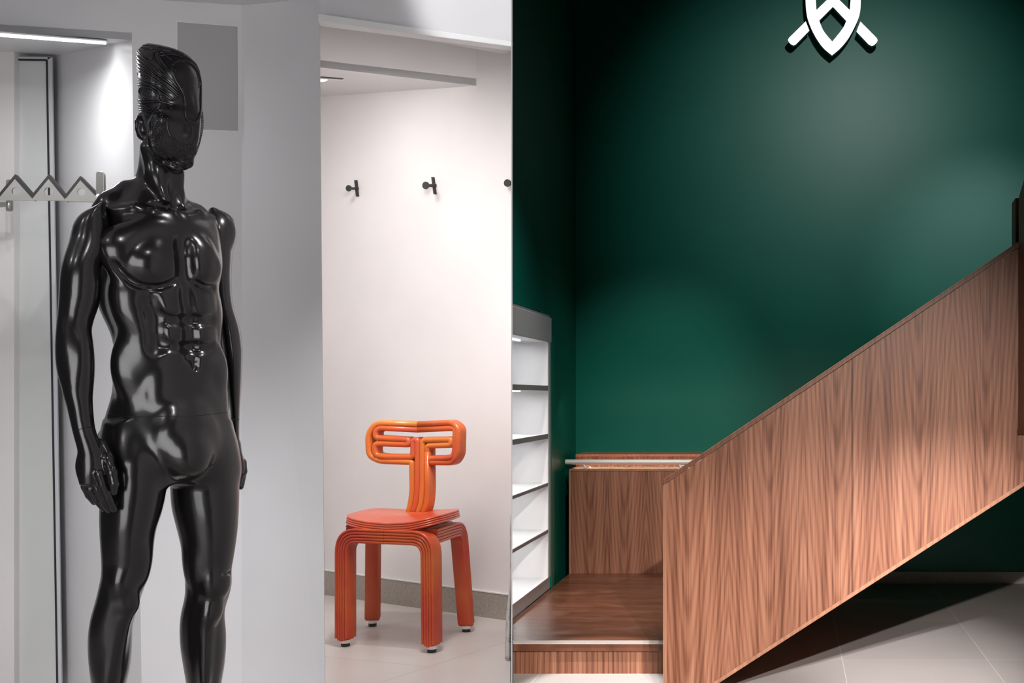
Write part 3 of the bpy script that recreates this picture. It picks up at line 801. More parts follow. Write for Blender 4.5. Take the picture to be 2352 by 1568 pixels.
for bar in ([(640, 440), (715, 635), (430, 925), (385, 942), (335, 922), (283, 868), (270, 825), (290, 785)],
            [(1775, 445), (1692, 655), (1950, 925), (2010, 952), (2062, 935), (2118, 880), (2134, 835), (2112, 785)]):
    lp = [[z7(*q) for q in bar]]
    o = shape_with_holes('crossed_bar', lp, .055, M['emblem_side'], place_e, em)
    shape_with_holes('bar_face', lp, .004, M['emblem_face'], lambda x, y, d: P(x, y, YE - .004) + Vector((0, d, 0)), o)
for q in ((1911, 105), (1850, 15), (1972, 15), (1835, 85), (1990, 85)):
    b = MB(); c_ = P(*q, YE + .05); b.tube([c_, Vector((c_.x, YW, c_.z))], .008, 10); b.build('standoff', M['emblem_side'], em)
# ================================================================== MANNEQUIN
MX, MY = -1.264, 2.5
_l = math.hypot(MX, MY); e2 = (MX / _l, MY / _l); e1 = (e2[1], -e2[0])     # e2 away from the viewer, e1 to the right
TH = R(29)                                                                  # body turned to the viewer's right
ct, stt = math.cos(TH), math.sin(TH)
def m2l(x, y, c=0.0):
    rx = (x - CX) / F
    t_ = (c + MX * e2[0] + MY * e2[1]) / (rx * e2[0] + e2[1])
    return ((t_ * rx - MX) * e1[0] + (t_ - MY) * e1[1], EYE - t_ * (y - CY) / F)
def l2w(V):
    V = np.asarray(V)
    return np.stack([MX + V[:, 0] * e1[0] + V[:, 1] * e2[0], MY + V[:, 0] * e1[1] + V[:, 1] * e2[1], V[:, 2]], 1)
H = 0.0034
def smooth1(a, sig):
    r_ = int(3 * sig) + 1; k = np.exp(-.5 * (np.arange(-r_, r_ + 1) / sig) ** 2); k /= k.sum()
    return np.convolve(np.pad(a, r_, mode='edge'), k, 'valid')
class Field:
    def __init__(s, lo, hi):
        s.lo = np.array(lo, np.float32); n = [int((b_ - a_) / H) + 1 for a_, b_ in zip(lo, hi)]
        s.ax = [np.float32(lo[i]) + H * np.arange(n[i], dtype=np.float32) for i in range(3)]
        s.f = np.full(n, 1.0, np.float32)
    def win(s, lo, hi):
        return tuple(slice(max(0, int((lo[i] - s.lo[i]) / H)), max(0, min(s.f.shape[i], int((hi[i] - s.lo[i]) / H) + 2))) for i in range(3))
    def put(s, sl, d, k, sub=False):
        a = s.f[sl]
        if sub:
            h = np.clip(.5 - .5 * (a + d) / k, 0, 1); s.f[sl] = a * (1 - h) + (-d) * h + k * h * (1 - h)
        else:
            h = np.clip(.5 + .5 * (a - d) / k, 0, 1); s.f[sl] = a * (1 - h) + d * h - k * h * (1 - h)
    def xyz(s, sl):
        return s.ax[0][sl[0]][:, None, None], s.ax[1][sl[1]][None, :, None], s.ax[2][sl[2]][None, None, :]
    def ell(s, c, r, k=.012, th=None, sub=False, tilt=0.0):
        """ellipsoid, radii (along the body's width, front-back, height), turned with the body, tilt rotates in the frontal plane"""
        th = TH if th is None else th; m_ = max(r) + .03 + k
        sl = s.win([q - m_ for q in c], [q + m_ for q in c])
        if any(x.stop <= x.start for x in sl): return
        u, w_, z = s.xyz(sl); u = u - c[0]; w_ = w_ - c[1]; z = z - c[2]
        a = u * math.cos(th) + w_ * math.sin(th); b_ = -u * math.sin(th) + w_ * math.cos(th)
        a, z = a * math.cos(tilt) + z * math.sin(tilt), -a * math.sin(tilt) + z * math.cos(tilt)
        q = np.sqrt((a / r[0]) ** 2 + (b_ / r[1]) ** 2 + (z / r[2]) ** 2); g = np.sqrt((a / r[0] ** 2) ** 2 + (b_ / r[1] ** 2) ** 2 + (z / r[2] ** 2) ** 2) + 1e-6
        s.put(sl, (q * (q - 1) / g).astype(np.float32), k, sub)
    def cone(s, p0, p1, r0, r1, k=.008, sub=False):
        p0 = np.array(p0, float); p1 = np.array(p1, float); m_ = max(r0, r1) + .025 + k
        sl = s.win(np.minimum(p0, p1) - m_, np.maximum(p0, p1) + m_)
        if any(x.stop <= x.start for x in sl): return
        u, w_, z = s.xyz(sl); d = p1 - p0; L2 = float(d @ d)
        t_ = np.clip(((u - p0[0]) * d[0] + (w_ - p0[1]) * d[1] + (z - p0[2]) * d[2]) / L2, 0, 1)
        dist = np.sqrt((u - p0[0] - t_ * d[0]) ** 2 + (w_ - p0[1] - t_ * d[1]) ** 2 + (z - p0[2] - t_ * d[2]) ** 2) - (r0 + (r1 - r0) * t_)
        s.put(sl, dist.astype(np.float32), k, sub)
    def chain(s, pts, k=.006):
        for a, b_ in zip(pts[:-1], pts[1:]): s.cone(a[0], b_[0], a[1], b_[1], k)
    def loft(s, Lp, Rp, B, C, c0=0.0, th=0.0, p=2.0, k=.012, sig=.010, ztopcap=.0):
        """stations by height: left and right outline pixels, half depth B(y), centre depth C(y)"""
        l = np.array([m2l(x, y, c0) for x, y in Lp]); r_ = np.array([m2l(x, y, c0) for x, y in Rp])
        l = l[np.argsort(l[:, 1])]; r_ = r_[np.argsort(r_[:, 1])]
        z1 = min(l[-1, 1], r_[-1, 1]); z0_ = max(l[0, 1], r_[0, 1])
        sl = (slice(0, s.f.shape[0]), slice(0, s.f.shape[1]), s.win((0, 0, z0_ - .01), (0, 0, z1 + .01))[2])
        zs = s.ax[2][sl[2]]
        yy = lambda T: (np.array([EYE - (q[0] - CY) / F * 2.5 for q in T])[::-1], np.array([q[1] for q in T])[::-1])
        g = sig / H
        ul = smooth1(np.interp(zs, l[:, 1], l[:, 0]), g); ur = smooth1(np.interp(zs, r_[:, 1], r_[:, 0]), g)
        Bz = smooth1(np.interp(zs, *yy(B)), g * 1.5); Cz = smooth1(np.interp(zs, *yy(C)), g * 1.5) + c0
        a = np.maximum((ur - ul) / 2, .004); cu = (ur + ul) / 2
        Bz = np.minimum(Bz, a / max(.001, abs(math.sin(th))) * .93) if th else Bz
        A = np.sqrt(np.maximum(a * a - (Bz * math.sin(th)) ** 2, (a * .3) ** 2)) / math.cos(th)
        # restrict the window in u, w
        m_ = .04; w2_ = s.win((ul.min() - m_, (Cz - Bz).min() - m_ - (A.max() * abs(math.sin(th))), 0), (ur.max() + m_, (Cz + Bz).max() + m_ + A.max() * abs(math.sin(th)), 0))
        sl = (w2_[0], w2_[1], sl[2])
        u, w_, z = s.xyz(sl)
        du = u - cu[None, None, :].astype(np.float32); dw = w_ - Cz[None, None, :].astype(np.float32)
        aa = np.abs(du * math.cos(th) + dw * math.sin(th)); bb_ = np.abs(-du * math.sin(th) + dw * math.cos(th))
        A = A.astype(np.float32)[None, None, :]; Bq = Bz.astype(np.float32)[None, None, :]
        q = ((aa / A) ** p + (bb_ / Bq) ** p) ** (1 / p)
        g_ = np.sqrt((aa / A ** 2) ** 2 + (bb_ / Bq ** 2) ** 2) + 1e-5
        d = np.where(q < .15, -np.minimum(A, Bq), q * (q - 1) / g_)
        d = np.maximum(d, np.maximum(z - z1, z0_ - z))
        s.put(sl, d.astype(np.float32), k)
        s.tab = dict(z=zs, cu=cu, a=a, B=Bz, C=Cz, th=th)
        return s.tab
    def mesh(s):
        f = s.f; ins = f < 0
        cnt = np.zeros(tuple(n - 1 for n in f.shape), np.int8)
        for i in (0, 1):
            for j in (0, 1):
                for k in (0, 1):
                    cnt += ins[i:i + cnt.shape[0], j:j + cnt.shape[1], k:k + cnt.shape[2]]
        cells = np.argwhere((cnt > 0) & (cnt < 8)); idx = np.full(cnt.shape, -1, np.int32); idx[tuple(cells.T)] = np.arange(len(cells))
        acc = np.zeros((len(cells), 3)); num = np.zeros(len(cells))
        crn = [(i, j, k) for i in (0, 1) for j in (0, 1) for k in (0, 1)]
        for a in crn:
            for ax in range(3):
                if a[ax]: continue
                b_ = list(a); b_[ax] = 1
                fa = f[cells[:, 0] + a[0], cells[:, 1] + a[1], cells[:, 2] + a[2]]; fb = f[cells[:, 0] + b_[0], cells[:, 1] + b_[1], cells[:, 2] + b_[2]]
                mk = (fa < 0) != (fb < 0); t_ = np.where(mk, fa / np.where(mk, fa - fb, 1), 0)
                pt = np.tile(np.array(a, float), (len(cells), 1)); pt[:, ax] += t_
                acc[mk] += pt[mk]; num[mk] += 1
        V = s.lo + H * (cells + acc / num[:, None])
        Fc = []
        for ax in range(3):
            o1, o2 = [(1, 2), (2, 0), (0, 1)][ax]
            A_ = ins.take(range(0, ins.shape[ax] - 1), ax); B_ = ins.take(range(1, ins.shape[ax]), ax)
            for sign in (0, 1):
                e_ = np.argwhere(A_ & ~B_ if sign else B_ & ~A_)
                e_ = e_[(e_[:, o1] > 0) & (e_[:, o2] > 0) & (e_[:, o1] < cnt.shape[o1]) & (e_[:, o2] < cnt.shape[o2])]
                def c_(d1, d2):
                    q = e_.copy(); q[:, o1] -= d1; q[:, o2] -= d2; return idx[q[:, 0], q[:, 1], q[:, 2]]
                quad = np.stack([c_(1, 1), c_(0, 1), c_(0, 0), c_(1, 0)], 1)
                Fc.append(quad if sign else quad[:, ::-1])
        Fc = np.concatenate(Fc); Fc = Fc[(Fc >= 0).all(1)]
        # Taubin smoothing
        E = np.concatenate([Fc[:, [0, 1]], Fc[:, [1, 2]], Fc[:, [2, 3]], Fc[:, [3, 0]]]); nv = len(V)
        deg = np.bincount(E[:, 0], minlength=nv) + np.bincount(E[:, 1], minlength=nv); deg = np.maximum(deg, 1)[:, None]
        for it in range(14):
            S = np.stack([np.bincount(E[:, 0], V[E[:, 1], d], nv) + np.bincount(E[:, 1], V[E[:, 0], d], nv) for d in range(3)], 1) / deg
            V = V + (.5 if it % 2 == 0 else -.51) * (S - V)
        return V, Fc

def np_mesh(name, V, Fc, m, parent):
    used = np.unique(Fc); mp_ = np.full(len(V), -1); mp_[used] = np.arange(len(used)); V = V[used]; Fc = mp_[Fc]
    me = bpy.data.meshes.new(name); me.vertices.add(len(V)); me.vertices.foreach_set('co', V.astype(np.float32).ravel())
    me.loops.add(Fc.size); me.loops.foreach_set('vertex_index', Fc.ravel().astype(np.int32))
    me.polygons.add(len(Fc)); me.polygons.foreach_set('loop_start', np.arange(0, Fc.size, 4, dtype=np.int32)); me.polygons.foreach_set('loop_total', np.full(len(Fc), 4, np.int32))
    me.polygons.foreach_set('use_smooth', np.ones(len(Fc), bool)); me.update(calc_edges=True); me.validate()
    me.materials.append(m); return link(name, me, parent)

man = thing('mannequin', 'glossy black male mannequin with studded carved headpiece standing by the white niche', 'mannequin', (MX, MY, 0))

# ---- torso and legs
B_ = Field((-.26, -.26, .0), (.24, .22, 1.45))
TL = [(322, 330), (323, 344), (320, 372), (317, 390), (311, 408), (300, 424), (272, 446), (245, 463), (232, 480), (228, 520), (231, 560), (236, 600), (229, 630), (224, 660), (225, 690), (234, 716), (245, 739), (256, 760), (263, 785), (267, 807), (263, 847), (263, 887), (259, 914), (250, 940), (243, 965), (237, 985), (233, 1010), (232, 1050), (234, 1090), (250, 1110)]
TR = [(420, 330), (419, 407), (418, 455), (429, 466), (456, 481), (485, 491), (500, 506), (504, 540), (505, 567), (508, 608), (504, 640), (497, 661), (502, 680), (507, 700), (510, 728), (507, 760), (506, 796), (511, 818), (518, 842), (522, 871), (522, 900), (523, 946), (531, 981), (539, 1016), (545, 1048), (549, 1090), (530, 1110)]
tb = B_.loft(TL, TR,
    [(325, .047), (400, .048), (440, .050), (462, .055), (490, .075), (530, .092), (600, .106), (650, .102), (720, .094), (800, .082), (860, .080), (940, .090), (1020, .104), (1070, .098), (1115, .06)],
    [(325, -.012), (400, .0), (450, .012), (520, .008), (600, -.004), (700, -.002), (850, .0), (1000, .004), (1115, .004)], th=TH, p=2.25, k=.008)
def tw(px, py, c=0.0):
    """front surface point of the torso under a pixel"""
    wv = -.08
    for _ in range(5):
        u, z = m2l(px, py, wv); i = int(np.clip(np.searchsorted(tb['z'], z), 0, len(tb['z']) - 1))
        du = u - tb['cu'][i]; a_ = tb['a'][i]; Bz = tb['B'][i]
        A_ = math.sqrt(max(a_ * a_ - (Bz * stt) ** 2, (a_ * .3) ** 2)) / ct
        best = tb['C'][i]
        for dw in np.linspace(-.16, .05, 85):
            aa = abs(du * ct + dw * stt); bb_ = abs(-du * stt + dw * ct)
            if (aa / A_) ** 2.25 + (bb_ / Bz) ** 2.25 <= 1: best = tb['C'][i] + dw; break
        wv = best
    return u, wv, z
def bump(px, py, r, depth, k=.012, tilt=0.0, sub=False, fld=None):
    """ellipsoid whose front reaches `depth` beyond the torso surface"""
    u, w_, z = tw(px, py); fx, fy = stt, -ct
    c = (u + fx * (depth - r[1]), w_ + fy * (depth - r[1]), z)
    if sub: c = (u + fx * (r[1] - depth), w_ + fy * (r[1] - depth), z)
    (fld or B_).ell(c, r, k, tilt=tilt, sub=sub)
# chest
bump(332, 582, (.074, .042, .060), .012, .007, -.30); bump(374, 600, (.058, .040, .050), .015, .008, .12)
bump(300, 575, (.050, .034, .040), .006, .012, -.6)
bump(468, 600, (.040, .040, .054), .016, .008, .12); bump(488, 615, (.026, .040, .038), .014, .008, 0)
bump(400, 535, (.07, .03, .035), .004, .03)
# collar bones, neck tendons
def pt(px, py, out=0.0):
    u, w_, z = tw(px, py); return (u + stt * out, w_ - ct * out, z)
B_.chain([(pt(262, 484, -.004), .009), (pt(310, 478, .0), .010), (pt(352, 487, .002), .009), (pt(392, 502, .001), .008)], .010)
B_.chain([(pt(424, 502, .001), .008), (pt(455, 492, .002), .009), (pt(488, 500, -.003), .008)], .010)
B_.chain([(pt(350, 340, -.012), .015), (pt(364, 400, -.006), .012), (pt(390, 488, -.001), .007)], .02)
B_.chain([(pt(412, 400, -.008), .010), (pt(412, 450, -.004), .008), (pt(414, 492, -.001), .006)], .016)
bump(360, 470, (.030, .010, .008), .004, .012, -.1, sub=True); bump(404, 470, (.010, .012, .02), .004, .012, sub=True)
B_.chain([(pt(440, 478, -.034), .018), (pt(470, 492, -.040), .022), (pt(494, 510, -.046), .024)], .02)
B_.chain([(pt(305, 432, -.026), .018), (pt(268, 462, -.026), .018), (pt(246, 480, -.028), .015)], .02)
# ribs and belly
bump(325, 700, (.040, .030, .075), .002, .03, .2)
bump(398, 700, (.040, .022, .045), .004, .016); bump(400, 765, (.038, .022, .040), .004, .016); bump(402, 828, (.036, .022, .040), .002, .03)
bump(466, 700, (.028, .022, .042), .004, .014); bump(468, 765, (.028, .022, .038), .004, .014); bump(470, 828, (.028, .022, .040), .002, .03)
bump(350, 790, (.026, .022, .070), .002, .03, .15)
bump(320, 850, (.040, .028, .065), .004, .03, .2); bump(500, 850, (.028, .028, .050), .007, .016)
bump(425, 900, (.060, .024, .050), .003, .02)
bump(446, 838, (.006, .014, .012), .007, .006, sub=True); bump(452, 834, (.008, .008, .007), .002, .006)


# under-chest crease
# loins
def pl(px, py, w_): u, z = m2l(px, py, w_); return (u, w_, z)
B_.ell(pl(428, 1000, -.080), (.055, .030, .060), .03); B_.ell(pl(432, 1046, -.090), (.040, .036, .044), .022); B_.ell(pl(432, 1068, -.082), (.030, .034, .024), .012)
# legs
LL = [(245, 975), (238, 1000), (234, 1040), (232, 1080), (233, 1120), (233, 1177), (236, 1230), (237, 1262), (236, 1297), (232, 1325), (228, 1342), (222, 1368), (216, 1390), (209, 1412), (205, 1430), (202, 1450), (200, 1475), (200.5, 1510), (203, 1540), (207, 1568), (214, 1620), (224, 1700), (232, 1780), (236, 1850), (234, 1900)]
LR = [(330, 975), (352, 1000), (372, 1040), (384, 1075), (386, 1098), (384, 1115), (378, 1150), (370.5, 1182), (356, 1217), (351, 1250), (348, 1278), (342, 1305), (337, 1330), (326.5, 1363), (320, 1383), (313, 1403), (307, 1425), (304, 1440), (303, 1483), (301, 1515), (298, 1540), (291, 1568), (283, 1620), (272, 1700), (265, 1780), (266, 1850), (270, 1900)]
legB = [(975, .045), (1010, .068), (1055, .086), (1120, .082), (1200, .074), (1280, .064), (1345, .058), (1400, .056), (1470, .062), (1530, .060), (1620, .048), (1750, .034), (1850, .034), (1905, .038)]
legC = [(975, .0), (1200, -.004), (1345, -.004), (1400, .004), (1480, .020), (1600, .022), (1800, .03), (1900, .03)]
B_.loft(LL, LR, legB, legC, c0=-.035, th=0, p=2.1, k=.022, sig=.009)
RL = [(470, 975), (430, 1005), (405, 1045), (392, 1080), (390, 1100), (390.6, 1128), (393, 1163), (399, 1190), (406.5, 1217), (418.5, 1265), (422, 1290), (424, 1310), (425.5, 1363), (421, 1388), (416, 1403), (413, 1430), (412, 1456), (414.5, 1496), (420, 1530), (426.5, 1568), (436, 1630), (447, 1710), (452, 1790), (452, 1850), (448, 1900)]
RR = [(525, 975), (538, 1010), (545, 1048), (549, 1080), (550, 1105), (549, 1155), (546, 1195), (542, 1230), (537, 1262), (533, 1289), (530, 1302), (532, 1312), (533, 1325), (532, 1345), (525, 1372), (517, 1395), (516, 1415), (519, 1440), (520.6, 1460), (520, 1496), (516, 1536), (510, 1568), (502, 1630), (492, 1710), (485, 1790), (486, 1850), (490, 1900)]
B_.loft(RL, RR, legB, legC, c0=.040, th=0, p=2.1, k=.022, sig=.009)
# buttocks, knees, muscle relief on the legs
B_.ell((pl(300, 1040, 0)[0], .075, pl(300, 1040, 0)[2]), (.075, .055, .075), .03); B_.ell((pl(470, 1040, 0)[0], .120, pl(470, 1040, 0)[2]), (.07, .05, .075), .03)
B_.ell(pl(283, 1338, -.086), (.022, .016, .028), .014); B_.ell(pl(296, 1385, -.080), (.020, .014, .026), .012)
B_.ell(pl(290, 1210, -.060), (.036, .040, .110), .03); B_.ell(pl(318, 1290, -.066), (.016, .022, .040), .02)
B_.cone(pl(284, 1425, -.075), pl(250, 1560, -.06), .010, .008, .02)
B_.ell(pl(498, 1340, -.010), (.026, .016, .032), .014); B_.ell(pl(488, 1400, -.006), (.020, .014, .026), .014); B_.cone(pl(474, 1420, -.006), pl(470, 1568, .0), .010, .008, .02)
B_.ell(pl(484, 1210, .008), (.036, .040, .110), .03); B_.ell(pl(446, 1290, .004), (.014, .022, .040), .02)
B_.cone(pl(529, 1314, .0), pl(512, 1318, -.02), .004, .003, .005, sub=True)
def groove(pts, r=.0035, k=.008, sink=.0012):
    q = []
    for x, y in catmull(pts, 4):
        for w_ in np.arange(-.17, .0, .0012):                       # walk in along the sight line to the skin
            u, z = m2l(x, y, float(w_)); i, j, l_ = (int((v_ - lo_) / H) for v_, lo_ in zip((u, w_, z), B_.lo))
            if B_.f[i, j, l_] < 0: q.append((u, w_ - r + sink, z)); break
    for a_, b2 in zip(q[:-1], q[1:]): B_.cone(a_, b2, r, r, k, sub=True)
groove([(262, 604), (285, 634), (310, 652), (345, 661), (378, 657), (404, 645)], .0045, .006, .0020)
groove([(448, 648), (466, 658), (482, 661), (494, 659)], .0040, .005, .0018)
groove([(421, 550), (425, 600), (428, 645)], .006, .020, .0008)
groove([(430, 668), (437, 720), (441, 780), (444, 822)], .006, .018, .0003)
groove([(366, 728), (400, 737), (436, 735), (470, 738), (492, 734)], .0045, .014, -.0006)
groove([(368, 790), (405, 798), (438, 797), (470, 800), (494, 796)], .0045, .014, -.0006)
groove([(345, 690), (358, 740), (362, 800)], .008, .020, -.0004)
# feet
for (px_, c_) in ((250, .0), (469, .07)):
    u, z = m2l(px_, 1890, c_); B_.chain([((u - stt * .02, c_ + ct * .03, .035), .034), ((u + stt * .04, c_ - ct * .05, .038), .030), ((u + stt * .09, c_ - ct * .12, .022), .024), ((u + stt * .11, c_ - ct * .15, .016), .016)], .02)
V, Fc = B_.mesh()
cz = V[Fc].mean(1)
W_ = l2w(V)
zs1 = m2l(390, 953)[1]
low = cz[:, 2] < zs1 + .02 * 0
body_up = np_mesh('torso', W_, Fc[~low], M['black'], man); body_lo = np_mesh('hips_and_legs', W_, Fc[low], M['black'], man)
bv_body = BVHTree.FromPolygons([tuple(v) for v in W_], Fc.tolist())

# ---- arms
H = 0.0022                                                                  # finer grid for hands and head
def arm(name, box, Lp, Rp, Bt, Ct, c0, zcut, fingers, bumps):
    A = Field(*box); A.loft(Lp, Rp, Bt, Ct, c0=c0, th=0, p=2.1, k=.010, sig=.007)
    bumps(A)
    V, Fc = A.mesh(); cz = V[Fc].mean(1)[:, 2]; Wd = l2w(V)
    a_ = np_mesh('arm', Wd, Fc[cz >= zcut], M['black'], man)
    h_ = np_mesh('hand', Wd, Fc[cz < zcut], M['black'], a_)
    return A, Wd, Fc, a_
AL = [(238, 466), (222, 470), (204, 475), (187, 483), (175, 494), (165, 510), (158, 541), (151, 578), (145, 602), (140.5, 621), (137, 645), (135, 675), (132, 710), (131, 736), (133, 782), (133.5, 834), (135.5, 858), (140, 882), (146, 908), (153.6, 930), (161, 962), (168, 991), (174, 1012), (180, 1032), (182.5, 1050), (183.5, 1075), (182, 1099), (186, 1112)]
AR = [(240, 466), (246, 484), (251, 512), (254, 541), (256, 573), (250, 588), (236, 598), (227, 610), (224, 622), (223, 648), (224, 688), (218, 723), (211, 755), (207, 785), (207.5, 807), (211, 860), (214, 914), (216, 950), (219, 978), (224, 997), (231, 1013), (238, 1030), (243, 1048), (243, 1070), (240, 1090), (236, 1112)]
def hl(A):
    c = -.10
    def q(px, py, w_): u, z = m2l(px, py, w_); return (u, w_, z)
    A.ell(q(190, 640, -.10), (.030, .040, .070), .018, th=0); A.ell(q(160, 800, -.11), (.020, .030, .060), .018, th=0); A.ell(q(190, 830, -.12), (.018, .030, .060), .018, th=0)
    fg = [([(228, 1088), (236, 1112), (249, 1143), (262, 1170)], -.150, .0080, .0058), ([(214, 1092), (224, 1124), (236, 1152), (250, 1172)], -.142, .0080, .0056),
          ([(200, 1092), (208, 1124), (222, 1150), (238, 1169)], -.132, .0076, .0054), ([(189, 1090), (194, 1118), (203, 1138), (216, 1154)], -.121, .0070, .0050)]
    for pts, w_, r0, r1 in fg:
        n_ = len(pts); A.chain([(q(x, y, w_ + .018 * (i / 3) ** 2), r0 + (r1 - r0) * i / 3) for i, (x, y) in enumerate(pts)], .0016)
    A.chain([(q(232, 1020, -.118), .011), (q(246, 1056, -.138), .0110), (q(257, 1084, -.152), .0090), (q(262, 1110, -.154), .0080), (q(262, 1131, -.150), .0058)], .005)
    A.ell(q(210, 1070, -.128), (.026, .018, .030), .012, th=0)
    for x in (229, 215, 201, 190): A.ell(q(x, 1088, -.146 + (230 - x) * .0006), (.0065, .005, .009), .007, th=0)
Aw = arm('left', ((-.24, -.22, .62), (-.05, .04, 1.37)), AL, AR,
    [(466, .026), (474, .040), (488, .050), (520, .057), (580, .056), (640, .050), (700, .046), (760, .042), (800, .044), (860, .042), (930, .032), (985, .025), (1020, .024), (1060, .024), (1095, .018), (1115, .012)],
    [(474, .03), (500, .035), (560, .03), (640, .010), (760, .002), (850, -.008), (985, -.022), (1112, -.034)], -.10, m2l(200, 985, -.10)[1], None, hl)
BR_ = [(488, 480), (502, 485), (512, 492), (521, 503), (527.5, 517), (530, 536), (532.5, 551), (534, 589), (532, 615), (531, 634), (532.5, 675), (535, 697), (539, 715), (545, 733), (550, 750), (553, 766), (555.5, 785), (557, 807), (556.5, 840), (555, 874), (553, 908), (551, 941), (550, 967), (549.5, 995), (551, 1021), (557, 1042), (564, 1062), (565, 1070), (562, 1085)]
BL_ = [(482, 480), (468, 500), (474, 540), (480, 600), (482, 640), (487, 680), (494, 715), (500, 745), (506, 780), (510, 807), (515, 845), (519, 880), (523, 914), (527, 941), (530, 962), (532, 985), (536, 1010), (540, 1035), (543, 1055), (545, 1075), (547, 1085)]
def hr_(A):
    def q(px, py, w_): u, z = m2l(px, py, w_); return (u, w_, z)
    A.ell(q(508, 530, .07), (.030, .040, .040), .02, th=0); A.ell(q(524, 800, .10), (.020, .03, .06), .018, th=0)
    for i, (w_, x1, y1) in enumerate(((.075, 549, 1112), (.088, 553, 1118), (.102, 555, 1112), (.115, 556, 1100))):
        A.chain([(q(556, 1062, w_), .0095), (q(558, 1082, w_), .0085), (q(x1 + 1, (1082 + y1) / 2, w_ - .004), .0072), (q(x1, y1, w_ - .008), .0060)], .003)
    A.chain([(q(540, 1020, .07), .011), (q(542, 1050, .062), .010), (q(545, 1085, .056), .008)], .005)
Aw2 = arm('right', ((.03, -.04, .66), (.19, .20, 1.37)), BL_, BR_,
    [(480, .028), (490, .044), (530, .052), (600, .050), (680, .044), (760, .042), (830, .042), (900, .034), (962, .026), (1010, .026), (1050, .030), (1090, .024)],
    [(488, .0), (560, -.005), (700, .0), (850, -.004), (1090, .006)], .078, m2l(540, 962, .095)[1], None, hr_)

# ---- head
HF = Field((-.12, -.16, 1.28), (.11, .14, 1.66))
HL = [(333, 104), (320, 106), (315.6, 112), (314.5, 134), (316, 167), (317, 201), (318, 243), (321, 266), (327, 290), (332, 318), (338, 330), (347, 341), (360, 357), (370, 367), (382, 377), (392, 382), (403, 386)]
HR = [(336, 104), (371, 109), (399, 115.5), (425, 126), (437, 133), (447, 142), (458, 160), (462, 184), (464, 232), (466, 264), (466, 297), (463, 315), (458, 336), (452, 350), (447, 362), (438, 381), (430, 386), (421, 388)]
hb = [(103, .030), (110, .055), (125, .078), (150, .090), (190, .096), (250, .098), (300, .090), (340, .072), (365, .050), (382, .034), (389, .022)]
hc = [(103, .04), (125, .018), (180, .006), (260, .0), (320, -.010), (360, -.022), (389, -.030)]
htab = HF.loft(HL, HR, hb, hc, c0=0.0, th=0, p=2.25, k=.006, sig=.0035)
def hq(px, py, w_): u, z = m2l(px, py, w_); return (u, w_, z)
hth = R(35)
HF.ell(hq(437, 300, -.064), (.009, .016, .040), .026, th=hth)             # nose bridge under the veil

HF.ell(hq(400, 290, -.112), (.030, .018, .020), .02, th=hth, sub=True)   # eye hollows
HF.ell(hq(405, 262, -.086), (.040, .014, .010), .014, th=hth)             # brow
HF.ell(hq(428, 350, -.056), (.016, .014, .009), .012, th=hth)             # lips
HF.ell(hq(434, 338, -.082), (.018, .004, .003), .006, th=hth, sub=True)
HF.ell(hq(424, 374, -.046), (.016, .018, .012), .010, th=hth)             # chin
HF.ell(hq(372, 320, -.070), (.030, .018, .040), .016, th=hth)             # cheek
# jaw rim
HF.chain([(hq(344, 336, -.030), .007), (hq(358, 356, -.045), .007), (hq(378, 373, -.055), .007), (hq(402, 384, -.055), .007), (hq(422, 385, -.045), .005)], .006)
V, Fc = HF.mesh(); HW = l2w(V)
head = np_mesh('head', HW, Fc, M['black_head'], man)
bv_head = BVHTree.FromPolygons([tuple(v) for v in HW], Fc.tolist())
def cast(bv, px, py, lift=0.0):
    o_ = Vector((0, 0, EYE)); d = (P(px, py, 1.0) - o_).normalized()
    h = bv.ray_cast(o_, d)
    if h[0] is None: return None
    return h[0] - d * lift, h[1]
def trace(bv, pts, r, lift=0.0, seg=6, closed=False, b=None, sub=8):
    path = catmull(pts, sub, closed) if len(pts) > 2 else [tuple(pts[0])] + [tuple(pts[0][d] + (pts[1][d] - pts[0][d]) * k / 10 for d in (0, 1)) for k in range(1, 11)]
    q = []
    for p_ in path:
        h = cast(bv, p_[0], p_[1], lift)
        if h is None:
            if len(q) > 2: break
            continue
        if q and (h[0] - q[-1]).length > .03: break
        q.append(h[0])
    if len(q) > 2: (b).tube(q, r, seg)
def zh(x, y): return (230 + x / 4.613, 80 + y / 4.613)
# ear
EF = Field((-.13, -.08, 1.36), (-.02, .05, 1.50))
EF.chain([(hq(324, 270, -.02), .0065), (hq(332, 268, -.03), .0065), (hq(340, 275, -.035), .006), (hq(342, 290, -.035), .005)], .004)
EF.chain([(hq(324, 270, -.02), .0065), (hq(318.5, 280, -.014), .0065), (hq(320, 296, -.016), .0065), (hq(325, 310, -.02), .007), (hq(333, 318, -.026), .0065), (hq(341, 312, -.032), .005)], .004)
EF.ell(hq(331, 294, -.018), (.014, .008, .026), .006, th=0)
V, Fc = EF.mesh(); np_mesh('ear', l2w(V), Fc, M['black_head'], head)
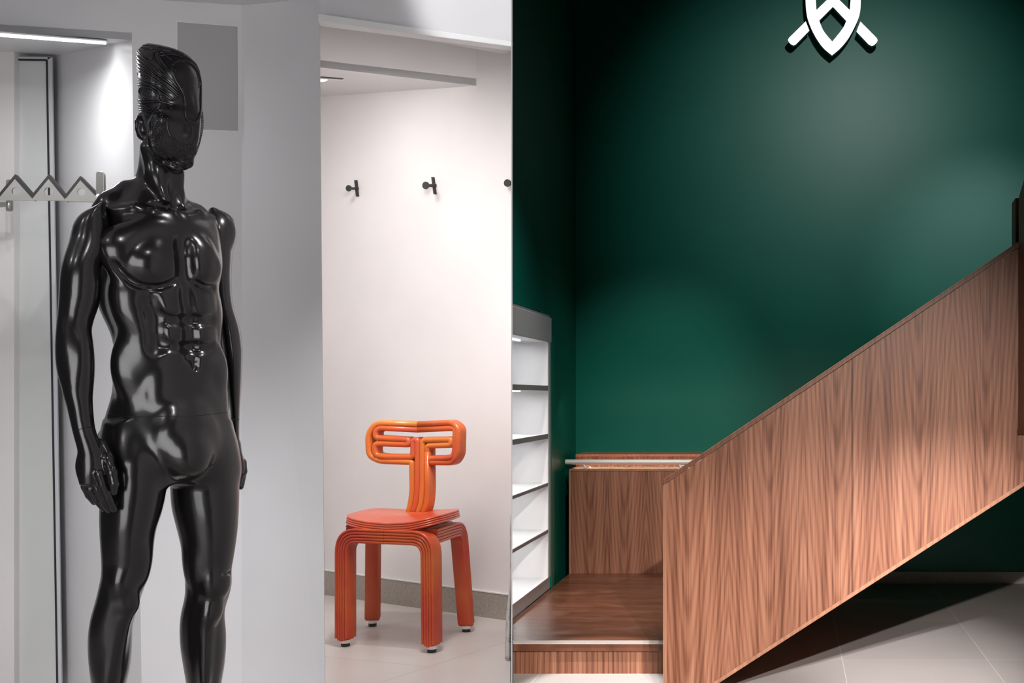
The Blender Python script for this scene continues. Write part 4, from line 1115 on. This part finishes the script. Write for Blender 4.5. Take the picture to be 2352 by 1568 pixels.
# carved crest: rope rim, swept grooves, studs
b = MB()
loop = [zh(*q) for q in ((770, 330), (790, 290), (850, 268), (930, 285), (1000, 335), (1045, 420), (1062, 520), (1062, 700), (1058, 820), (1035, 905), (990, 935), (940, 915), (910, 860), (902, 740), (885, 630), (840, 540), (795, 470), (770, 400))]
trace(bv_head, loop, .0030, .0005, 8, True, b, 5)
b.build('crest_rim', M['black_head'], head, True)
b = MB()
sw = [((398, 180), (480, 260), (600, 370), (720, 450), (830, 560)), ((396, 225), (470, 300), (590, 410), (720, 500), (850, 610)), ((396, 265), (480, 345), (600, 445), (730, 540), (850, 640)),
      ((398, 310), (490, 385), (610, 470), (740, 570), (840, 660)), ((400, 350), (500, 420), (620, 500), (740, 600), (820, 670)), ((402, 385), (520, 440), (640, 520), (750, 620)),
      ((402, 470), (500, 495), (600, 550), (700, 620), (780, 690)), ((404, 505), (500, 525), (600, 580), (690, 640), (760, 690)),
      ((565, 190), (575, 260), (640, 350), (720, 440), (800, 520)), ((620, 180), (640, 250), (700, 340), (770, 420)), ((670, 175), (700, 220), (760, 265)), ((560, 185), (640, 165), (760, 180), (900, 230), (1000, 300), (1050, 400)),
      ((600, 200), (700, 185), (820, 205), (940, 260), (1020, 350)), ((640, 225), (740, 205), (850, 230), (950, 290)),
      ((405, 690), (520, 690), (640, 688)), ((405, 720), (520, 712), (640, 705), (780, 745)), ((405, 745), (470, 750), (520, 790), (580, 750), (650, 720)), ((408, 775), (470, 775), (522, 820), (590, 765), (650, 730)), ((410, 800), (470, 800), (524, 855), (600, 785), (650, 740)), ((412, 830), (460, 820), (500, 850)),
      ((420, 560), (470, 555), (560, 580), (620, 640), (600, 680), (500, 670), (430, 640), (415, 600), (425, 560)), ((405, 530), (480, 530), (580, 560), (660, 640)),
      ((540, 1120), (620, 1210), (720, 1280), (800, 1370)), ((560, 1180), (640, 1270), (740, 1340), (820, 1400)), ((600, 1170), (680, 1230), (760, 1300)), ((720, 880), (712, 960), (740, 1060), (800, 1120)), ((535, 900), (560, 840), (630, 760)), ((528, 1000), (525, 940), (540, 880)),
      ((860, 1350), (920, 1330), (975, 1350), (960, 1395), (900, 1400), (860, 1380)), ((400, 130), (440, 200), (540, 260), (560, 190), (600, 170))]
for s_ in sw: trace(bv_head, [zh(*q) for q in s_], .0023, .0002, 7, False, b, 6)
o = b.build('carved_ridges', M['black_head'], head, True); o['kind'] = 'stuff'
b = MB(); rnd = random.Random(5); studs = []
def along(pts, n_):
    c_ = catmull(pts, 12); L_ = [0]
    for a_, d_ in zip(c_[:-1], c_[1:]): L_.append(L_[-1] + math.dist(a_, d_))
    for k in range(n_):
        t_ = L_[-1] * k / (n_ - 1); i = max(0, min(len(c_) - 2, next(j for j in range(len(L_)) if L_[j] >= t_ - 1e-6) - 1))
        f_ = (t_ - L_[i]) / max(1e-6, L_[i + 1] - L_[i]); studs.append(tuple(c_[i][d] + (c_[i + 1][d] - c_[i][d]) * f_ for d in (0, 1)))
along([(400, 415), (480, 445), (560, 490), (660, 545), (740, 590)], 12)
along([(435, 580), (500, 585), (560, 600), (610, 640)], 8); along([(445, 620), (500, 640), (570, 655)], 6); along([(430, 600), (435, 600)], 2)
along([(640, 640), (680, 680)], 3)
along([(790, 300), (860, 285), (940, 310), (1010, 380), (1040, 470), (1045, 560)], 24)
along([(800, 380), (840, 490), (890, 590), (920, 700), (925, 860)], 22); along([(950, 890), (1000, 900), (1040, 850)], 8)
along([(430, 115), (520, 112), (640, 128), (760, 160), (880, 205)], 34); along([(440, 135), (540, 150), (660, 150), (780, 175)], 26); along([(480, 160), (600, 140), (700, 155)], 12)
along([(715, 900), (685, 960), (690, 1040), (730, 1080)], 10)
along([(1082, 820), (1088, 900), (1085, 1000), (1060, 1120), (1020, 1250)], 26); along([(1070, 840), (1075, 960), (1050, 1120), (1000, 1270)], 22); along([(930, 1180), (980, 1140), (1030, 1100)], 10)
for _ in range(150):
    x = rnd.uniform(545, 700); y = rnd.uniform(800, 1180)
    if ((x - 600) / 75) ** 2 + ((y - 970) / 210) ** 2 < 1: studs.append((x, y))
for _ in range(60): studs.append((rnd.uniform(640, 900), rnd.uniform(1120, 1300)))
for _ in range(60):
    x = rnd.uniform(880, 1020); studs.append((x, rnd.uniform(1170, 1320)))
for _ in range(24): studs.append((rnd.uniform(640, 780), rnd.uniform(750, 860)))
for _ in range(30): studs.append((rnd.uniform(870, 970), rnd.uniform(1335, 1400)))
for q in studs:
    h = cast(bv_head, *zh(*q))
    if h: b.ball(h[0], .0017, 6, 4)
for k in range(46):
    a = 2 * math.pi * k / 46; px_ = 329 + 13 * math.cos(a) * (1 if True else 0); py_ = 294 + 27 * math.sin(a)
    b.ball(Vector(l2w(np.array([hq(px_, py_, -.024 if px_ < 330 else -.036)]))[0]), .0019, 6, 4)
o = b.build('studs', M['black_head'], head, True); o['kind'] = 'stuff'
# neck seam ring and body seams
b = MB()
trace(bv_body, [(372, 372), (382, 386), (398, 396), (412, 398), (419, 394)], .0022, 0, 6, False, b); 
trace(bv_body, [(341, 346), (352, 362), (372, 380), (395, 391), (418, 391)], .0012, 0, 6, False, b)
b.build('neck_seam', M['seam'], body_up, True)
b = MB(); trace(bv_body, [(248, 949.5), (275, 954), (310, 957), (350, 956.5), (400, 955), (450, 954), (500, 949), (523, 946.5)], .0008, 0, 5, False, b); b.build('waist_seam', M['seam'], body_lo, True)
b = MB(); trace(bv_body, [(531, 1026), (520, 1040), (495, 1062), (468, 1080), (448, 1092)], .0008, 0, 5, False, b); b.build('thigh_seam', M['seam'], body_lo, True)
for (A_, Wd, Fq, ao), seams in ((Aw, [[(169.5, 990), (185, 985), (200, 981.5), (217, 981)]]), (Aw2, [[(530, 962), (540, 963), (549, 963)]])):
    bv_a = BVHTree.FromPolygons([tuple(v) for v in Wd], Fq.tolist()); b = MB()
    for s_ in seams: trace(bv_a, s_, .0008, 0, 5, False, b)
    b.build('wrist_seam', M['seam'], ao, True)
